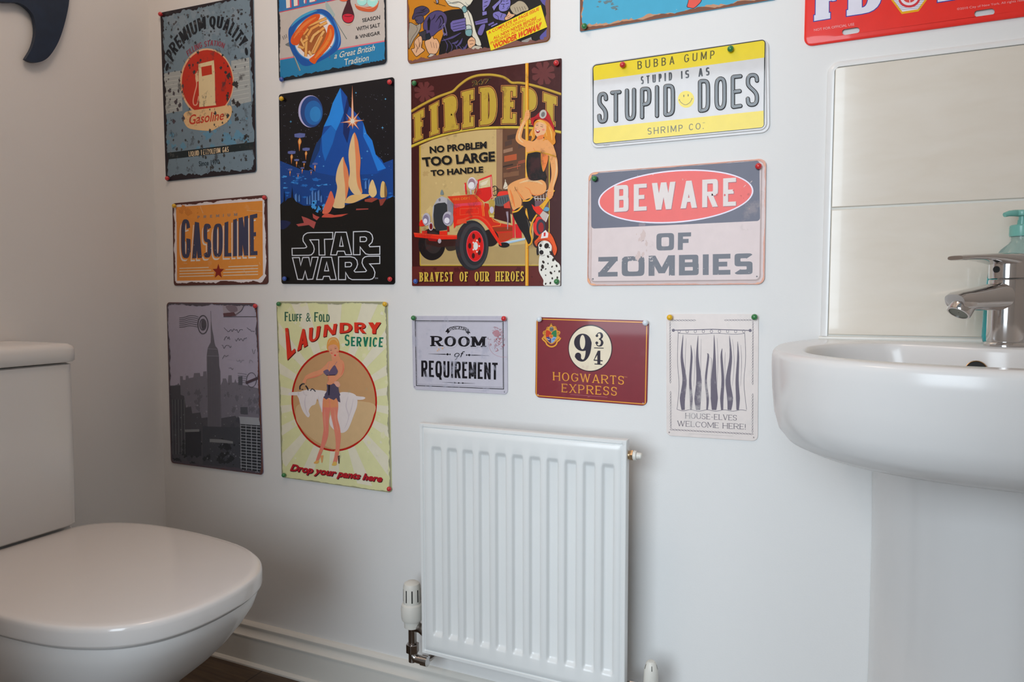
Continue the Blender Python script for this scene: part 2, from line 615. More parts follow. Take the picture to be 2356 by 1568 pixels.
class Sign:
    def __init__(s, key, name, label, quad, panel, E=None, r=14, holes=(), thick=.0012, front=.0022, wear=None,
                 rough=.42, coat=.15, rim=None, group='tin signs on the wall', cat='sign'):
        """quad: corners TL,TR,BR,BL as pixels of the photograph, or as points (x, z) on the wall"""
        s.E, s.wear, s.rough, s.coat = LIT[key], wear, rough, coat
        s.y = -front
        if quad[0] == 'w':
            x0, x1, z0, z1 = quad[1:]
            c = [Vector((x0, s.y, z1)), Vector((x1, s.y, z1)), Vector((x1, s.y, z0)), Vector((x0, s.y, z0))]
        else:
            c = [P(px, py, s.y) for px, py in quad]
        s.org = (c[0] + c[1] + c[2] + c[3]) / 4
        s.org.y = 0
        s.root = empty(name, s.org, label, cat, group)
        s.c = [v - s.org for v in c]
        s.parts = {}
        s.cur = 'artwork'
        s.inked = None
        s.lines = {}
        s.L = 1
        s.tf(0, 0, 1)
        s.rnd = random.Random(key)
        SIGNS[key] = s
        # sheet-metal panel: rounded corners, optional rim = list of (inset, extra depth)
        mm = r / 1000.0

        def ring(inset, y):
            pts = []
            for i in range(4):
                p, a, b_ = s.c[i], s.c[i - 1], s.c[(i + 1) % 4]
                da, db = (a - p).normalized(), (b_ - p).normalized()
                rr = max(.001, mm - inset * .6)
                cc = p + (da + db) * (inset + rr)
                for k in range(7):
                    th_ = PI / 2 * k / 6
                    q = cc - db * rr * math.cos(th_) - da * rr * math.sin(th_)
                    pts.append(Vector((q.x, y, q.z)))
            return pts
        s.ring = ring
        mb = MB()
        rows = [ring(.0006, -.0004), ring(0, -.0004 - .0002), ring(0, s.y + .0003), ring(.0005, s.y)]
        for ins, dy in (rim or []):
            rows.append(ring(ins, s.y + dy))
        mb.grid(rows, True, 0)
        if not holes:
            mb.f.append(tuple(range(len(rows[0]) - 1, -1, -1))); mb.m.append(0)
        loops = [rows[-1]]
        for h in holes:
            loops.append([Vector(p) for p in h])
        if holes:
            flat = [v for l in loops for v in l]
            nn = len(mb.v)
            mb.v += [tuple(v) for v in flat]
            for t in tessellate_polygon([[Vector((v.x, v.z, 0)) for v in l] for l in loops]):
                mb.f.append(tuple(nn + i for i in t)); mb.m.append(0)
        else:
            mb.face(rows[-1])
        s.base = rows[-1][0].y
        s.lim = [(v.x, v.z) for v in s.ring(.0003, 0)]
        s.box = [(v.x, v.z) for v in s.c]
        s.panel = mb.build('panel', s.ink(panel), s.root, angle=20)

    def tf(s, x0, y0, k):
        s.t = (x0, y0, k)
        return s

    def px(s, p):
        return (s.t[0] + p[0] / s.t[2], s.t[1] + p[1] / s.t[2])

    def w(s, p, lift):
        q = P(*s.px(p), s.y)
        return Vector((q.x - s.org.x, s.base - lift, q.z - s.org.z))

    def ink(s, c, wear='d'):
        rgb = [max(.004, lin(v) / e - .012) for v, e in zip(c, s.E)]
        k_ = max(1.0, max(rgb) / .84)
        rgb = tuple(v / k_ for v in rgb)
        return mat('print_%d_%d_%d' % tuple(c), rgb, s.rough, noise=.06, nscale=60, coat=s.coat,
                   wear=s.wear if wear == 'd' else wear, spec=.25)

    def sec(s, name):
        s.cur = name

    def part(s, name):
        if name == 'artwork':
            name = s.cur
        if name not in s.parts:
            s.parts[name] = [MB(), [], {}]
        return s.parts[name]

    def slot(s, part, m):
        mb, ms, ix = s.part(part)
        if m.name not in ix:
            ix[m.name] = len(ms)
            ms.append(m)
        return mb, ix[m.name]

    def clip(s, pts):
        """keep the printed face on its sheet (the outline of the sheet is convex)"""
        L_ = s.lim
        n = len(L_)
        out = pts
        for i in range(n):
            ax, az = L_[i]
            bx_, bz = L_[(i + 1) % n]
            ex, ez = bx_ - ax, bz - az
            if abs(ex) + abs(ez) < 1e-9:
                continue
            f = [ex * (p.z - az) - ez * (p.x - ax) for p in out]
            if max(f) <= 0:            # outline runs clockwise seen from the room: inside is on the right
                continue
            if min(f) >= 0:
                return []
            q = []
            for j in range(len(out)):
                k = (j + 1) % len(out)
                if f[j] <= 0:
                    q.append(out[j])
                if (f[j] <= 0) != (f[k] <= 0):
                    q.append(out[j] + (out[k] - out[j]) * (f[j] / (f[j] - f[k])))
            out = q
            if len(out) < 3:
                return []
        return out

    def add(s, polys, c, part='artwork', lift=None, wear='d', emb=0):
        """polygons in the current pixel frame, all on one printed layer"""
        if lift is None:
            lift = s.L * STEP
            s.L += 1
        mb, mi = s.slot(part, s.ink(c, wear))
        for ip, pl in enumerate(polys):
            pts = [s.w(p, lift + emb + (ip % 12) * 0.7e-6) for p in pl]
            if len(pts) <= 4:
                q = s.clip(pts)
                if q:
                    mb.face(q, mi)
            else:
                for t in tessellate_polygon([[Vector((v.x, v.z, 0)) for v in pts]]):
                    q = s.clip([pts[i] for i in t])
                    if q:
                        mb.face(q, mi)
            if emb:
                lo = [Vector((v.x, v.y + emb, v.z)) for v in pts]
                cen = sum(pts, Vector()) / len(pts)
                lo = [v + (Vector((v.x - cen.x, 0, v.z - cen.z)).normalized() * emb * .6) for v in lo]
                for i in range(len(pts)):
                    j = (i + 1) % len(pts)
                    mb.face([pts[i], pts[j], lo[j], lo[i]], mi)

    def poly(s, pts, c, smooth=False, **k):
        q = spline(pts) if smooth else pts
        s.add([q], c, **k)
        if s.inked:
            s.add(s.rib(q, s.inked[1], True), s.inked[0], **k)

    def ell(s, cx, cy, rx, ry, c, rot=0, sh=0, n=40, **k):
        cr, sr = math.cos(R(rot)), math.sin(R(rot))
        pts = []
        for i in range(n):
            a = 2 * PI * i / n
            x, y = rx * math.cos(a), ry * math.sin(a)
            pts.append((cx + x * cr - y * sr, cy + x * sr + y * cr + sh * x))
        s.add([pts], c, **k)

    def rib(s, pts, w, closed=False):
        """ribbon quads along a pixel polyline; w = width, or widths along it"""
        n = len(pts)
        V2 = [Vector((p[0], p[1])) for p in pts]
        l, r_ = [], []
        for i in range(n):
            a = V2[i - 1] if (closed or i) else V2[i]
            b_ = V2[(i + 1) % n] if (closed or i < n - 1) else V2[i]
            t1 = (V2[i] - a)
            t2 = (b_ - V2[i])
            t1 = t1.normalized() if t1.length > 1e-6 else t2.normalized()
            t2 = t2.normalized() if t2.length > 1e-6 else t1
            t = (t1 + t2)
            t = t.normalized() if t.length > 1e-3 else t1
            nn = Vector((-t.y, t.x))
            co = max(.45, nn.dot(Vector((-t1.y, t1.x))))
            hw = (w[i] if isinstance(w, (list, tuple)) else w) / 2 / co
            l.append(tuple(V2[i] + nn * hw))
            r_.append(tuple(V2[i] - nn * hw))
        m = n if closed else n - 1
        return [[l[i], l[(i + 1) % n], r_[(i + 1) % n], r_[i]] for i in range(m)]

    def line(s, pts, w, c, smooth=False, closed=False, **k):
        if smooth:
            q = spline(pts, closed, 5)
            if isinstance(w, (list, tuple)):
                m = len(pts) - 1
                w = [w[min(m, int(i * m / (len(q) - 1)))] + (w[min(m, int(i * m / (len(q) - 1)) + 1)] - w[min(m, int(i * m / (len(q) - 1)))]) * ((i * m / (len(q) - 1)) % 1) for i in range(len(q))]
            pts = q
        s.add(s.rib(pts, w, closed), c, **k)

    def line_part(s, txt, part):
        if part != 'lettering':
            return part
        if txt not in s.lines:
            s.lines[txt] = 'lettering#%d' % len(s.lines)
        return s.lines[txt]

    def text(s, txt, top, bot, c, tv=.2, th=.16, sf=0, n=2.2, g=0, gap=.12, sp=.45, shift=(0, 0), part='lettering', curve=False, **k):
        if curve:
            top, bot = spline(top, False, 5), spline(bot, False, 5)
        ft, lt = along(top)
        fb, lb = along(bot)
        hgt = sum((ft(u) - fb(u)).length for u in (.05, .5, .95)) / 3
        asp = (lt + lb) / 2 / hgt
        polys = []
        for pl in set_text(txt, asp, tv, th, sf, n, g, gap, sp):
            if len(top) > 2 and len(pl) == 4:      # let level strokes follow a curved line
                q = []
                for i in range(4):
                    a, b_ = pl[i], pl[(i + 1) % 4]
                    st = 4 if abs(a[0] - b_[0]) > .04 else 1
                    q += [(a[0] + (b_[0] - a[0]) * j / st, a[1] + (b_[1] - a[1]) * j / st) for j in range(st)]
                pl = q
            polys.append([tuple(fb(u) + (ft(u) - fb(u)) * v + Vector(shift)) for u, v in pl])
        s.add(polys, c, part=s.line_part(txt, part), **k)

    def btext(s, txt, top, bot, c, bold=0.0, shear=0.0, shift=(0, 0), part='lettering', curve=False, **k):
        if curve:
            top, bot = spline(top, False, 5), spline(bot, False, 5)
        ft, _ = along(top)
        fb, _ = along(bot)
        v, f = font_mesh(txt, bold, shear)
        q = [fb(u) + (ft(u) - fb(u)) * h + Vector(shift) for u, h in v]
        lift = s.L * STEP
        s.L += 1
        mb, mi = s.slot(s.line_part(txt, part), s.ink(c))
        for it, t in enumerate(f):
            mb.face([s.w(q[i], lift + (it % 12) * 0.7e-6) for i in t], mi)

    def edge(s, c, w, jit, part='border', n=90, lift=None, sides=(1, 1, 1, 1)):
        """ragged worn band along the sheet's edge; w and jit in metres"""
        if lift is None:
            lift = s.L * STEP
            s.L += 1
        mb, mi = s.slot(part, s.ink(c))
        o = s.ring(.0005, 0)
        cen = sum(o, Vector()) / len(o)
        pts = []
        for i in range(len(o)):
            a, b_ = o[i], o[(i + 1) % len(o)]
            k = max(1, int((b_ - a).length / .004))
            pts += [a + (b_ - a) * j / k for j in range(k)]
        inner = []
        hw = max(abs(p.x - cen.x) for p in o)
        hh = max(abs(p.z - cen.z) for p in o)
        d = w
        for p in pts:
            d = max(w * .25, min(w * 2.2, d + s.rnd.uniform(-jit, jit)))
            d += (w - d) * .15
            fx, fz = (p.x - cen.x) / hw, (p.z - cen.z) / hh
            side = (0 if fz > 0 else 2) if abs(fz) > abs(fx) else (1 if fx > 0 else 3)
            dd = d * sides[side] + .0003
            inner.append(Vector((cen.x + (p.x - cen.x) * (1 - dd / hw), 0, cen.z + (p.z - cen.z) * (1 - dd / hh))))
        y = s.base - lift
        for i in range(len(pts)):
            j = (i + 1) % len(pts)
            mb.face([(pts[i].x, y, pts[i].z), (pts[j].x, y, pts[j].z), (inner[j].x, y, inner[j].z), (inner[i].x, y, inner[i].z)], mi)

    def blots(s, c, n, box, size, part='artwork', flat=1.0):
        """n ragged stains or specks inside box of the current pixel frame"""
        pl = []
        for _ in range(n):
            cx, cy = s.rnd.uniform(box[0], box[2]), s.rnd.uniform(box[1], box[3])
            r0 = size * s.rnd.uniform(.25, 1) ** 1.5
            m = 15
            pl.append([(cx + r0 * s.rnd.uniform(.35, 1.2) * math.cos(2 * PI * i / m), cy + flat * r0 * s.rnd.uniform(.35, 1.2) * math.sin(2 * PI * i / m)) for i in range(m)])
        s.add(pl, c, part=part)

    def done(s):
        for name, (mb, ms, _) in s.parts.items():
            name = name.split('#')[0]
            me = bpy.data.meshes.new(name)
            me.from_pydata(mb.v, [], mb.f)
            for m in ms:
                me.materials.append(m)
            me.polygons.foreach_set('material_index', mb.m)
            # every printed face looks into the room
            bm = bmesh.new()
            bm.from_mesh(me)
            fl = [f for f in bm.faces if f.normal.y > .2]
            bmesh.ops.reverse_faces(bm, faces=fl)
            bm.to_mesh(me)
            bm.free()
            link(name, me, s.root)


# ------------------------------------------------------------------ the signs, each drawn on its own sheet
def rust(E, c=(52, 40, 36)):
    return tuple(lin(v) / E * .8 for v in c)


# --- petrol pump sign, top left
s = Sign('pump', 'metal_sign', 'weathered blue tin sign with a cream petrol pump on a red disc', [(368.8, 29), (582.6, -14), (590, 395.8), (381.7, 417.4)],
         (90, 99, 104), .40, r=7, wear=(rust(.40, (38, 38, 40)), 30, .555, .8), rough=.5)
s.tf(340, 0, 3.646)
s.blots((76, 104, 118), 22, (140, 950, 860, 1260), 70)
s.blots((98, 104, 108), 26, (140, 60, 860, 500), 60)
s.poly([(118, 622), (215, 600), (290, 590), (290, 930), (215, 940), (135, 962)], (126, 122, 116))
s.poly([(700, 510), (850, 482), (868, 850), (700, 890)], (126, 122, 116))
for i in range(9):
    s.line([(125, 655 + i * 33), (285, 632 + i * 33)], 4, (148, 142, 132))
    s.line([(715, 545 + i * 37), (850, 520 + i * 37)], 4, (148, 142, 132))
s.sec('petrol_pump')
s.ell(497, 690, 225, 285, (200, 150, 112))
s.ell(500, 690, 214, 271, (148, 38, 26))
s.poly([(425, 537), (555, 505), (562, 600), (567, 855), (574, 882), (432, 898), (428, 700)], (194, 165, 122))
s.poly([(449, 562), (536, 546), (540, 622), (455, 640)], (150, 42, 26))
s.line([(420, 595), (404, 650), (411, 710), (394, 780), (381, 845), (390, 880), (414, 872), (428, 805)], 9, (206, 140, 110), smooth=True)
s.poly([(398, 625), (420, 595), (426, 680), (408, 692)], (200, 160, 120))
s.poly([(318, 940), (430, 918), (570, 900), (690, 884), (704, 950), (668, 1020), (590, 1068), (525, 1096), (400, 1088), (332, 1066), (300, 1000)], (205, 160, 112), smooth=True)
s.btext('Gasoline', [(345, 965), (640, 925)], [(352, 1046), (640, 1004)], (150, 45, 30), bold=.015, shear=.25)
s.poly([(150, 1283), (888, 1190), (893, 1252), (155, 1338)], (30, 34, 34))
s.text('LIQUID PETROLEUM GAS', [(342, 1270), (679, 1229)], [(345, 1312), (680, 1273)], (178, 150, 118), tv=.12, th=.12, gap=.07, sp=.25)
s.btext('Since 1970', [(428, 1352), (600, 1335)], [(430, 1395), (602, 1374)], (34, 42, 46), bold=.02)
s.text('PREMIUM', [(150, 452), (178, 380), (245, 290), (330, 205), (420, 155), (484, 135)], [(212, 522), (245, 440), (300, 372), (370, 305), (440, 258), (490, 241)], (26, 27, 30), tv=.21, th=.17, gap=.11)
s.text('QUALITY', [(514, 137), (580, 132), (650, 145), (720, 185), (785, 250), (845, 340)], [(520, 230), (590, 235), (650, 258), (695, 300), (738, 345), (782, 398)], (26, 27, 30), tv=.21, th=.17, gap=.11)
s.text('FILLING STATION', [(322, 432), (370, 390), (440, 355), (530, 336), (610, 346), (650, 366)], [(340, 474), (380, 436), (445, 403), (530, 382), (600, 388), (636, 408)], (112, 44, 52), tv=.15, th=.13, gap=.10, sp=.25)
s.ell(163, 563, 13, 34, (26, 27, 30), rot=12)
s.ell(828, 432, 13, 34, (26, 27, 30), rot=-8)
s.sec('weathering')
s.blots((44, 42, 42), 90, (140, 70, 880, 620), 13, flat=1.5)
s.blots((50, 48, 46), 90, (160, 900, 880, 1450), 14, flat=1.6)
s.blots((46, 40, 38), 14, (660, 560, 760, 900), 24, flat=1.4)
s.blots((60, 56, 56), 50, (130, 80, 880, 300), 16)
s.blots((58, 50, 52), 26, (150, 600, 300, 1100), 16, flat=1.6)
s.edge((34, 28, 30), .008, .0035)

# --- fish supper sign
s = Sign('fish', 'metal_sign', 'cream and blue tin sign of sausages and chips on a blue-rimmed plate', ('w', -1.126, -.838, 1.3665, 1.765), (176, 162, 152), .50, r=9,
         wear=(rust(.50, (120, 100, 90)), 40, .66, .6))
s.tf(620, 0, 7.84)
s.poly([(150, 224), (200, 216), (1260, -22), (2140, -220), (2140, -1600), (150, -1600)], (50, 106, 152))
s.line([(180, 222), (1260, -18), (2120, -205)], 15, (186, 62, 76))
s.poly([(190, 1072), (420, 1030), (1240, 884), (2128, 728), (2140, 1180), (190, 1500)], (42, 112, 150))
s.line([(190, 1070), (420, 1030), (1240, 884), (2128, 730)], 24, (205, 98, 108))
s.text('FISH', [(312, -178), (815, -292)], [(332, 150), (815, 28)], (190, 70, 90), tv=.22, th=.18, gap=.35)
s.text('FISH', [(288, -180), (790, -294)], [(305, 148), (790, 26)], (214, 200, 186), tv=.22, th=.18, gap=.35)
s.sec('plate_of_food')
# knife and fork lie under the plate's rim
s.poly([(1008, 40), (1035, 36), (1085, 100), (1150, 210), (1184, 268), (1148, 305), (1080, 222), (1022, 150)], (146, 156, 150), smooth=True)
s.line([(1150, 300), (1395, 705)], 17, (104, 104, 98))
s.line([(1158, 305), (1400, 695)], 6, (178, 172, 160))
for i in range(3):
    s.line([(238 + i * 30, 652 - i * 18), (258 + i * 28, 716 - i * 16)], 9, (70, 66, 64))
s.poly([(282, 800), (335, 770), (372, 738), (402, 800), (392, 868), (350, 838), (300, 822)], (104, 104, 102))
s.line([(380, 850), (455, 1040), (550, 1275)], [26, 20, 30], (112, 110, 104))
s.line([(384, 850), (462, 1040), (556, 1270)], 7, (190, 182, 160))
rimp = [(342, 560), (380, 470), (470, 360), (580, 280), (720, 208), (880, 164), (980, 172), (1075, 225), (1150, 320), (1215, 440), (1268, 580), (1290, 720), (1275, 830), (1200, 925), (1060, 1025), (900, 1110), (740, 1178), (640, 1190), (560, 1150), (470, 1040), (400, 920), (352, 770)]
s.poly(rimp, (34, 78, 142), smooth=True)
s.line([(392, 480), (480, 380), (600, 290), (760, 215), (860, 190)], [8, 40, 46, 44, 10], (62, 138, 172), smooth=True)
s.line([(1150, 350), (1225, 520), (1262, 700), (1230, 860)], [8, 26, 30, 8], (60, 116, 176), smooth=True)
s.poly([(432, 640), (480, 500), (580, 390), (720, 298), (900, 240), (1010, 285), (1110, 400), (1175, 540), (1194, 680), (1165, 800), (1080, 910), (930, 1025), (740, 1082), (600, 1030), (500, 930), (448, 800)], (64, 128, 176), smooth=True)
s.poly([(448, 650), (495, 510), (590, 405), (728, 315), (898, 260), (998, 302), (1094, 412), (1156, 545), (1174, 680), (1146, 792), (1062, 898), (920, 1008), (742, 1062), (610, 1015), (514, 920), (462, 800)], (212, 196, 190), smooth=True)
s.ell(780, 690, 250, 300, (150, 84, 46), rot=20)
chips = [[(680, 470), (1030, 330)], [(690, 640), (760, 520), (900, 440)], [(560, 690), (660, 880)], [(672, 640), (655, 1020)], [(760, 680), (985, 500)], [(770, 960), (900, 690), (985, 560)], [(520, 830), (620, 870)], [(800, 960), (950, 660)], [(710, 920), (760, 1000)], [(900, 470), (1040, 400)], [(610, 620), (700, 520)], [(740, 760), (800, 640), (900, 560)], [(600, 760), (690, 700)]]
for i, q in enumerate(chips):
    s.line(q, 56, (140, 74, 38))
    s.line(q, 42, [(222, 160, 88), (208, 140, 74), (228, 172, 104)][i % 3])
s.poly([(384, 740), (420, 630), (540, 470), (660, 345), (800, 262), (900, 256), (912, 300), (880, 360), (800, 410), (720, 460), (650, 560), (580, 670), (540, 770), (500, 815), (420, 805)], (196, 78, 36), smooth=True)
s.line([(440, 690), (560, 520), (690, 400), (840, 310)], [14, 50, 52, 20], (222, 118, 58), smooth=True)
s.poly([(1060, 470), (1110, 445), (1160, 500), (1172, 590), (1150, 700), (1080, 840), (960, 985), (870, 1080), (820, 1152), (750, 1120), (720, 1070), (800, 1000), (900, 880), (985, 740), (1030, 610)], (202, 82, 34), smooth=True)
s.line([(1100, 520), (1100, 640), (1020, 800), (900, 950), (820, 1050)], [16, 52, 56, 50, 20], (228, 128, 56), smooth=True)
s.blots((240, 180, 110), 26, (440, 500, 760, 700), 10)
s.blots((150, 58, 30), 22, (900, 700, 1120, 1050), 12)
# vinegar bottle and pots
s.sec('vinegar_bottle')
s.poly([(1400, -40), (1460, -40), (1462, 40), (1502, 170), (1532, 290), (1500, 392), (1425, 422), (1345, 392), (1308, 300), (1345, 170), (1392, 50)], (70, 36, 42), smooth=True)
s.poly([(1340, 270), (1420, 250), (1512, 275), (1518, 330), (1490, 385), (1424, 410), (1355, 385), (1322, 320)], (184, 40, 56), smooth=True)
s.line([(1350, 285), (1420, 300), (1500, 282)], 12, (96, 24, 36), smooth=True)
s.line([(1322, 400), (1420, 452), (1500, 405)], 8, (214, 170, 130), smooth=True)
s.poly([(1230, -60), (1420, -60), (1400, 18), (1290, 20)], (204, 92, 62), smooth=True)
s.poly([(1545, 70), (1600, 105), (1760, 128), (1900, 90), (1970, 20), (1950, 130), (1890, 200), (1790, 215), (1640, 190), (1565, 140)], (186, 84, 52), smooth=True)
s.ell(1670, 25, 88, 76, (150, 198, 186)); s.ell(1862, 35, 98, 92, (150, 198, 186))
s.ell(1668, 0, 44, 22, (186, 206, 190)); s.ell(1862, 0, 48, 26, (186, 206, 190))
s.line([(1560, 95), (1680, 130), (1790, 150), (1900, 120), (1965, 40)], 12, (214, 150, 120), smooth=True)
for t_, a_, b_ in (('SEASON', [(1673, 338), (1995, 276)], [(1680, 400), (1996, 346)]), ('WITH SALT', [(1568, 490), (1995, 416)], [(1575, 562), (1996, 482)]), ('& VINEGAR', [(1545, 645), (1998, 560)], [(1552, 704), (1998, 624)])):
    s.btext(t_, a_, b_, (42, 38, 40), bold=.008)
s.btext('a Great British', [(1165, 960), (1905, 800)], [(1172, 1062), (1905, 912)], (206, 196, 176), bold=.004, shear=.35)
s.btext('Tradition', [(1350, 1068), (1790, 985)], [(1378, 1176), (1800, 1092)], (206, 196, 176), bold=.004, shear=.35)
for i in range(14):
    s.blots((40, 48, 54), 3, (200 + i * 136, 1395 - i * 22, 340 + i * 136, 1440 - i * 22), 26)
s.edge((36, 38, 42), .0040, .0016, sides=(.5, .8, 1.5, 1.2))

# --- comic cover sign
s = Sign('comic', 'metal_sign', 'comic-book tin sign in orange and purple with a slanted yellow box', ('w', -.788, -.478, 1.359, 1.778), (196, 126, 38), .70, r=9, wear=(rust(.7, (110, 70, 56)), 50, .68, .5))
s.tf(920, 0, 6.368)
DK = (28, 25, 34)
s.poly([(640, 170), (760, 140), (900, 130), (1020, 60), (1080, -200), (2230, -1300), (2230, 620), (1330, 760), (560, 880), (590, 620), (640, 480)], DK)
s.poly([(120, -1300), (2230, -1300), (2230, -700), (120, -500)], (60, 86, 150))
s.inked = (DK, 8)
s.poly([(345, 340), (420, 215), (540, 155), (640, 180), (692, 260), (660, 390), (560, 460), (450, 545), (360, 455)], (80, 70, 112), smooth=True)
s.line([(520, 330), (600, 230), (640, 330), (560, 420)], [4, 20, 16, 4], DK, smooth=True)
s.poly([(180, 260), (205, 190), (225, 125), (320, 88), (400, 112), (432, 160), (405, 195), (350, 232), (270, 240), (200, 285)], (66, 60, 88), smooth=True)
s.line([(225, 195), (320, 180), (400, 150)], [3, 12, 3], DK, smooth=True)
s.poly([(222, 255), (330, 228), (350, 300), (300, 352), (245, 330)], (74, 68, 94), smooth=True)
s.poly([(130, 350), (240, 368), (300, 345), (306, 410), (262, 500), (200, 590), (150, 690), (128, 690)], (158, 146, 130), smooth=True)
s.line([(235, 370), (255, 440), (170, 570), (140, 680)], 5, (60, 50, 48), smooth=True)
s.poly([(280, 480), (380, 440), (400, 590), (310, 590)], (60, 58, 66))
s.poly([(405, 310), (432, 250), (448, 300), (428, 440), (412, 440)], DK)
s.poly([(378, 505), (432, 480), (458, 560), (440, 635), (388, 640)], (34, 44, 54))
SK = (218, 168, 130)
s.poly([(212, 610), (270, 540), (315, 530), (330, 600), (318, 690), (362, 735), (300, 790), (240, 826), (195, 770), (170, 720), (215, 700)], SK, smooth=True)
s.line([(270, 560), (285, 640), (270, 720)], 5, (70, 44, 40), smooth=True)
s.poly([(365, 610), (440, 570), (475, 525), (500, 570), (540, 570), (582, 650), (565, 730), (530, 785), (450, 800), (400, 740)], SK, smooth=True)
for i in range(3):
    s.line([(450 + i * 40, 610 + i * 10), (470 + i * 36, 700 + i * 4)], 5, (90, 56, 48))
s.poly([(405, 835), (450, 785), (530, 800), (520, 845)], (190, 182, 170))
s.poly([(675, -60), (1060, -60), (1040, 60), (985, 115), (1050, 210), (1085, 330), (1120, 470), (1180, 600), (1190, 670), (1120, 655), (1070, 545), (960, 340), (935, 205), (880, 120), (760, 95), (700, 55)], (212, 206, 188), smooth=True)
s.poly([(910, 120), (960, 85), (990, 150), (940, 190)], (120, 164, 166), smooth=True)
s.poly([(962, 385), (1040, 375), (1056, 500), (1010, 535), (962, 505)], (188, 196, 190), smooth=True)
s.poly([(965, 445), (1052, 432), (1050, 520), (1000, 532), (963, 505)], (116, 158, 160), smooth=True)
s.line([(700, 60), (860, 30), (960, 100), (1010, 220), (1060, 400), (1070, 520)], [3, 9, 6, 8, 6, 3], DK, smooth=True)
s.poly([(990, 610), (1040, 545), (1090, 560), (1110, 620), (1085, 690), (1020, 712)], SK, smooth=True)
s.poly([(1040, 745), (1085, 672), (1190, 680), (1195, 722)], (190, 182, 164), smooth=True)
PU = (108, 98, 158)
s.poly([(738, 340), (770, 302), (960, 262), (972, 428), (790, 470), (745, 420)], PU)
for i in range(3):
    s.line([(775, 352 + i * 42), (960, 312 + i * 42)], 6, DK)
s.poly([(1095, 315), (1290, 262), (1292, 335), (1110, 372)], PU)
s.line([(1100, 340), (1290, 292)], 5, DK)
s.poly([(1225, -60), (1342, -60), (1312, 70), (1255, 130), (1235, 170), (1210, 140)], (126, 118, 180), smooth=True)
s.poly([(1205, 175), (1275, 160), (1280, 215), (1210, 235)], (126, 118, 180))
s.poly([(1455, 60), (1470, -10), (1550, -40), (1615, -10), (1622, 70), (1580, 150), (1500, 172), (1452, 140)], (126, 120, 186), smooth=True)
s.line([(1480, 60), (1540, 65)], 8, DK); s.line([(1500, 125), (1530, 122)], 6, DK); s.line([(1555, 60), (1600, 45)], 8, DK)
s.poly([(1350, 100), (1440, 20), (1480, -20), (1490, 30), (1420, 100), (1380, 165)], (126, 118, 180))
s.poly([(1370, 190), (1450, 165), (1500, 190), (1560, 215), (1545, 300), (1430, 290), (1370, 250)], (120, 112, 176), smooth=True)
s.poly([(1615, 100), (1680, 50), (1750, 12), (1830, 40), (1890, 140), (1800, 175), (1700, 220), (1640, 170)], (172, 158, 134), smooth=True)
for i in range(5):
    s.line([(1680 + i * 36, 110 - i * 4), (1705 + i * 36, 180 - i * 8)], 5, (60, 50, 48))
s.poly([(1535, 270), (1570, 220), (1600, 165), (1630, 200), (1690, 215), (1640, 262), (1560, 298)], SK, smooth=True)
s.poly([(1140, 490), (1180, 380), (1250, 350), (1245, 420), (1200, 520)], PU, smooth=True)
s.line([(1300, 370), (1380, 330)], 26, PU); s.line([(1340, 390), (1430, 345)], 18, (126, 118, 180))
for a_, b_ in (((610, 600), (900, 480)), ((760, 640), (860, 590)), ((820, 690), (920, 560)), ((900, 740), (990, 640)), ((640, 480), (700, 520))):
    s.line([a_, ((a_[0] + b_[0]) / 2 + 15, (a_[1] + b_[1]) / 2 + 10), b_], [6, 32, 6], (84, 76, 122), smooth=True)
s.line([(615, 375), (655, 345), (690, 490), (650, 520), (615, 375)], 12, (120, 112, 150))
for q_ in ([(230, 300), (262, 296)], [(215, 330), (240, 345), (262, 338)], [(430, 250), (418, 330), (440, 440)], [(560, 240), (600, 300), (570, 400)], [(460, 300), (500, 260), (520, 210)], [(640, 330), (600, 400)], [(380, 120), (340, 150), (300, 150)]):
    s.line(q_, [3, 8, 3][:len(q_)] if len(q_) == 3 else 6, DK, smooth=len(q_) == 3)
for q_ in ([(1395, 210), (1440, 240), (1450, 290)], [(1500, 205), (1480, 260)], [(1470, 180), (1530, 195)], [(1480, 30), (1500, 10), (1540, 20)], [(1560, 20), (1590, 10)], [(1525, 75), (1515, 100), (1535, 105)], [(1600, 90), (1570, 140)], [(1240, 40), (1290, 20)], [(1230, 100), (1280, 80)]):
    s.line(q_, 6, DK)
for q_ in ([(230, 640), (262, 700), (240, 770)], [(300, 620), (290, 690)], [(330, 640), (316, 700)], [(1560, 250), (1600, 225)], [(1580, 270), (1630, 245)], [(1020, 600), (1060, 590), (1090, 600)], [(1030, 650), (1080, 640)]):
    s.line(q_, 5, (80, 48, 44))
s.line([(700, 20), (780, 50), (850, 40)], [3, 8, 3], (120, 130, 130), smooth=True); s.line([(960, 30), (1000, 80), (1030, 60)], [3, 8, 3], (120, 130, 130), smooth=True)
for i in range(5):
    s.line([(640 + i * 70, 560 + i * 30), (700 + i * 70, 660 + i * 22), (680 + i * 66, 760 + i * 6)], [3, 10, 3], (96, 86, 138), smooth=True)
for i in range(4):
    s.line([(500 + i * 40, 30 + i * 16), (540 + i * 44, 60 + i * 10)], 6, DK)
s.poly([(525, -10), (560, -20), (570, 40), (545, 60)], (150, 146, 170))
s.poly([(2040, -20), (2180, -60), (2180, 130), (2090, 60)], (92, 86, 152))
s.poly([(2050, 540), (2110, 470), (2175, 420), (2190, 560), (2080, 596)], (92, 86, 152), smooth=True)
s.poly([(1780, 600), (1930, 540), (1950, 620), (1800, 660)], (150, 146, 140))
s.inked = None
s.edge((124, 84, 76), .0050, .0022, sides=(.5, 1.0, 1.4, .6))
s.poly([(1268, 462), (2068, 75), (2162, 400), (1338, 745)], (232, 208, 42))
RD = (214, 62, 34)
s.btext('A COMPLETE 66 PAGE ISSUE', [(1285, 470), (2040, 105)], [(1300, 508), (2052, 150)], RD, bold=.02, shear=.2)
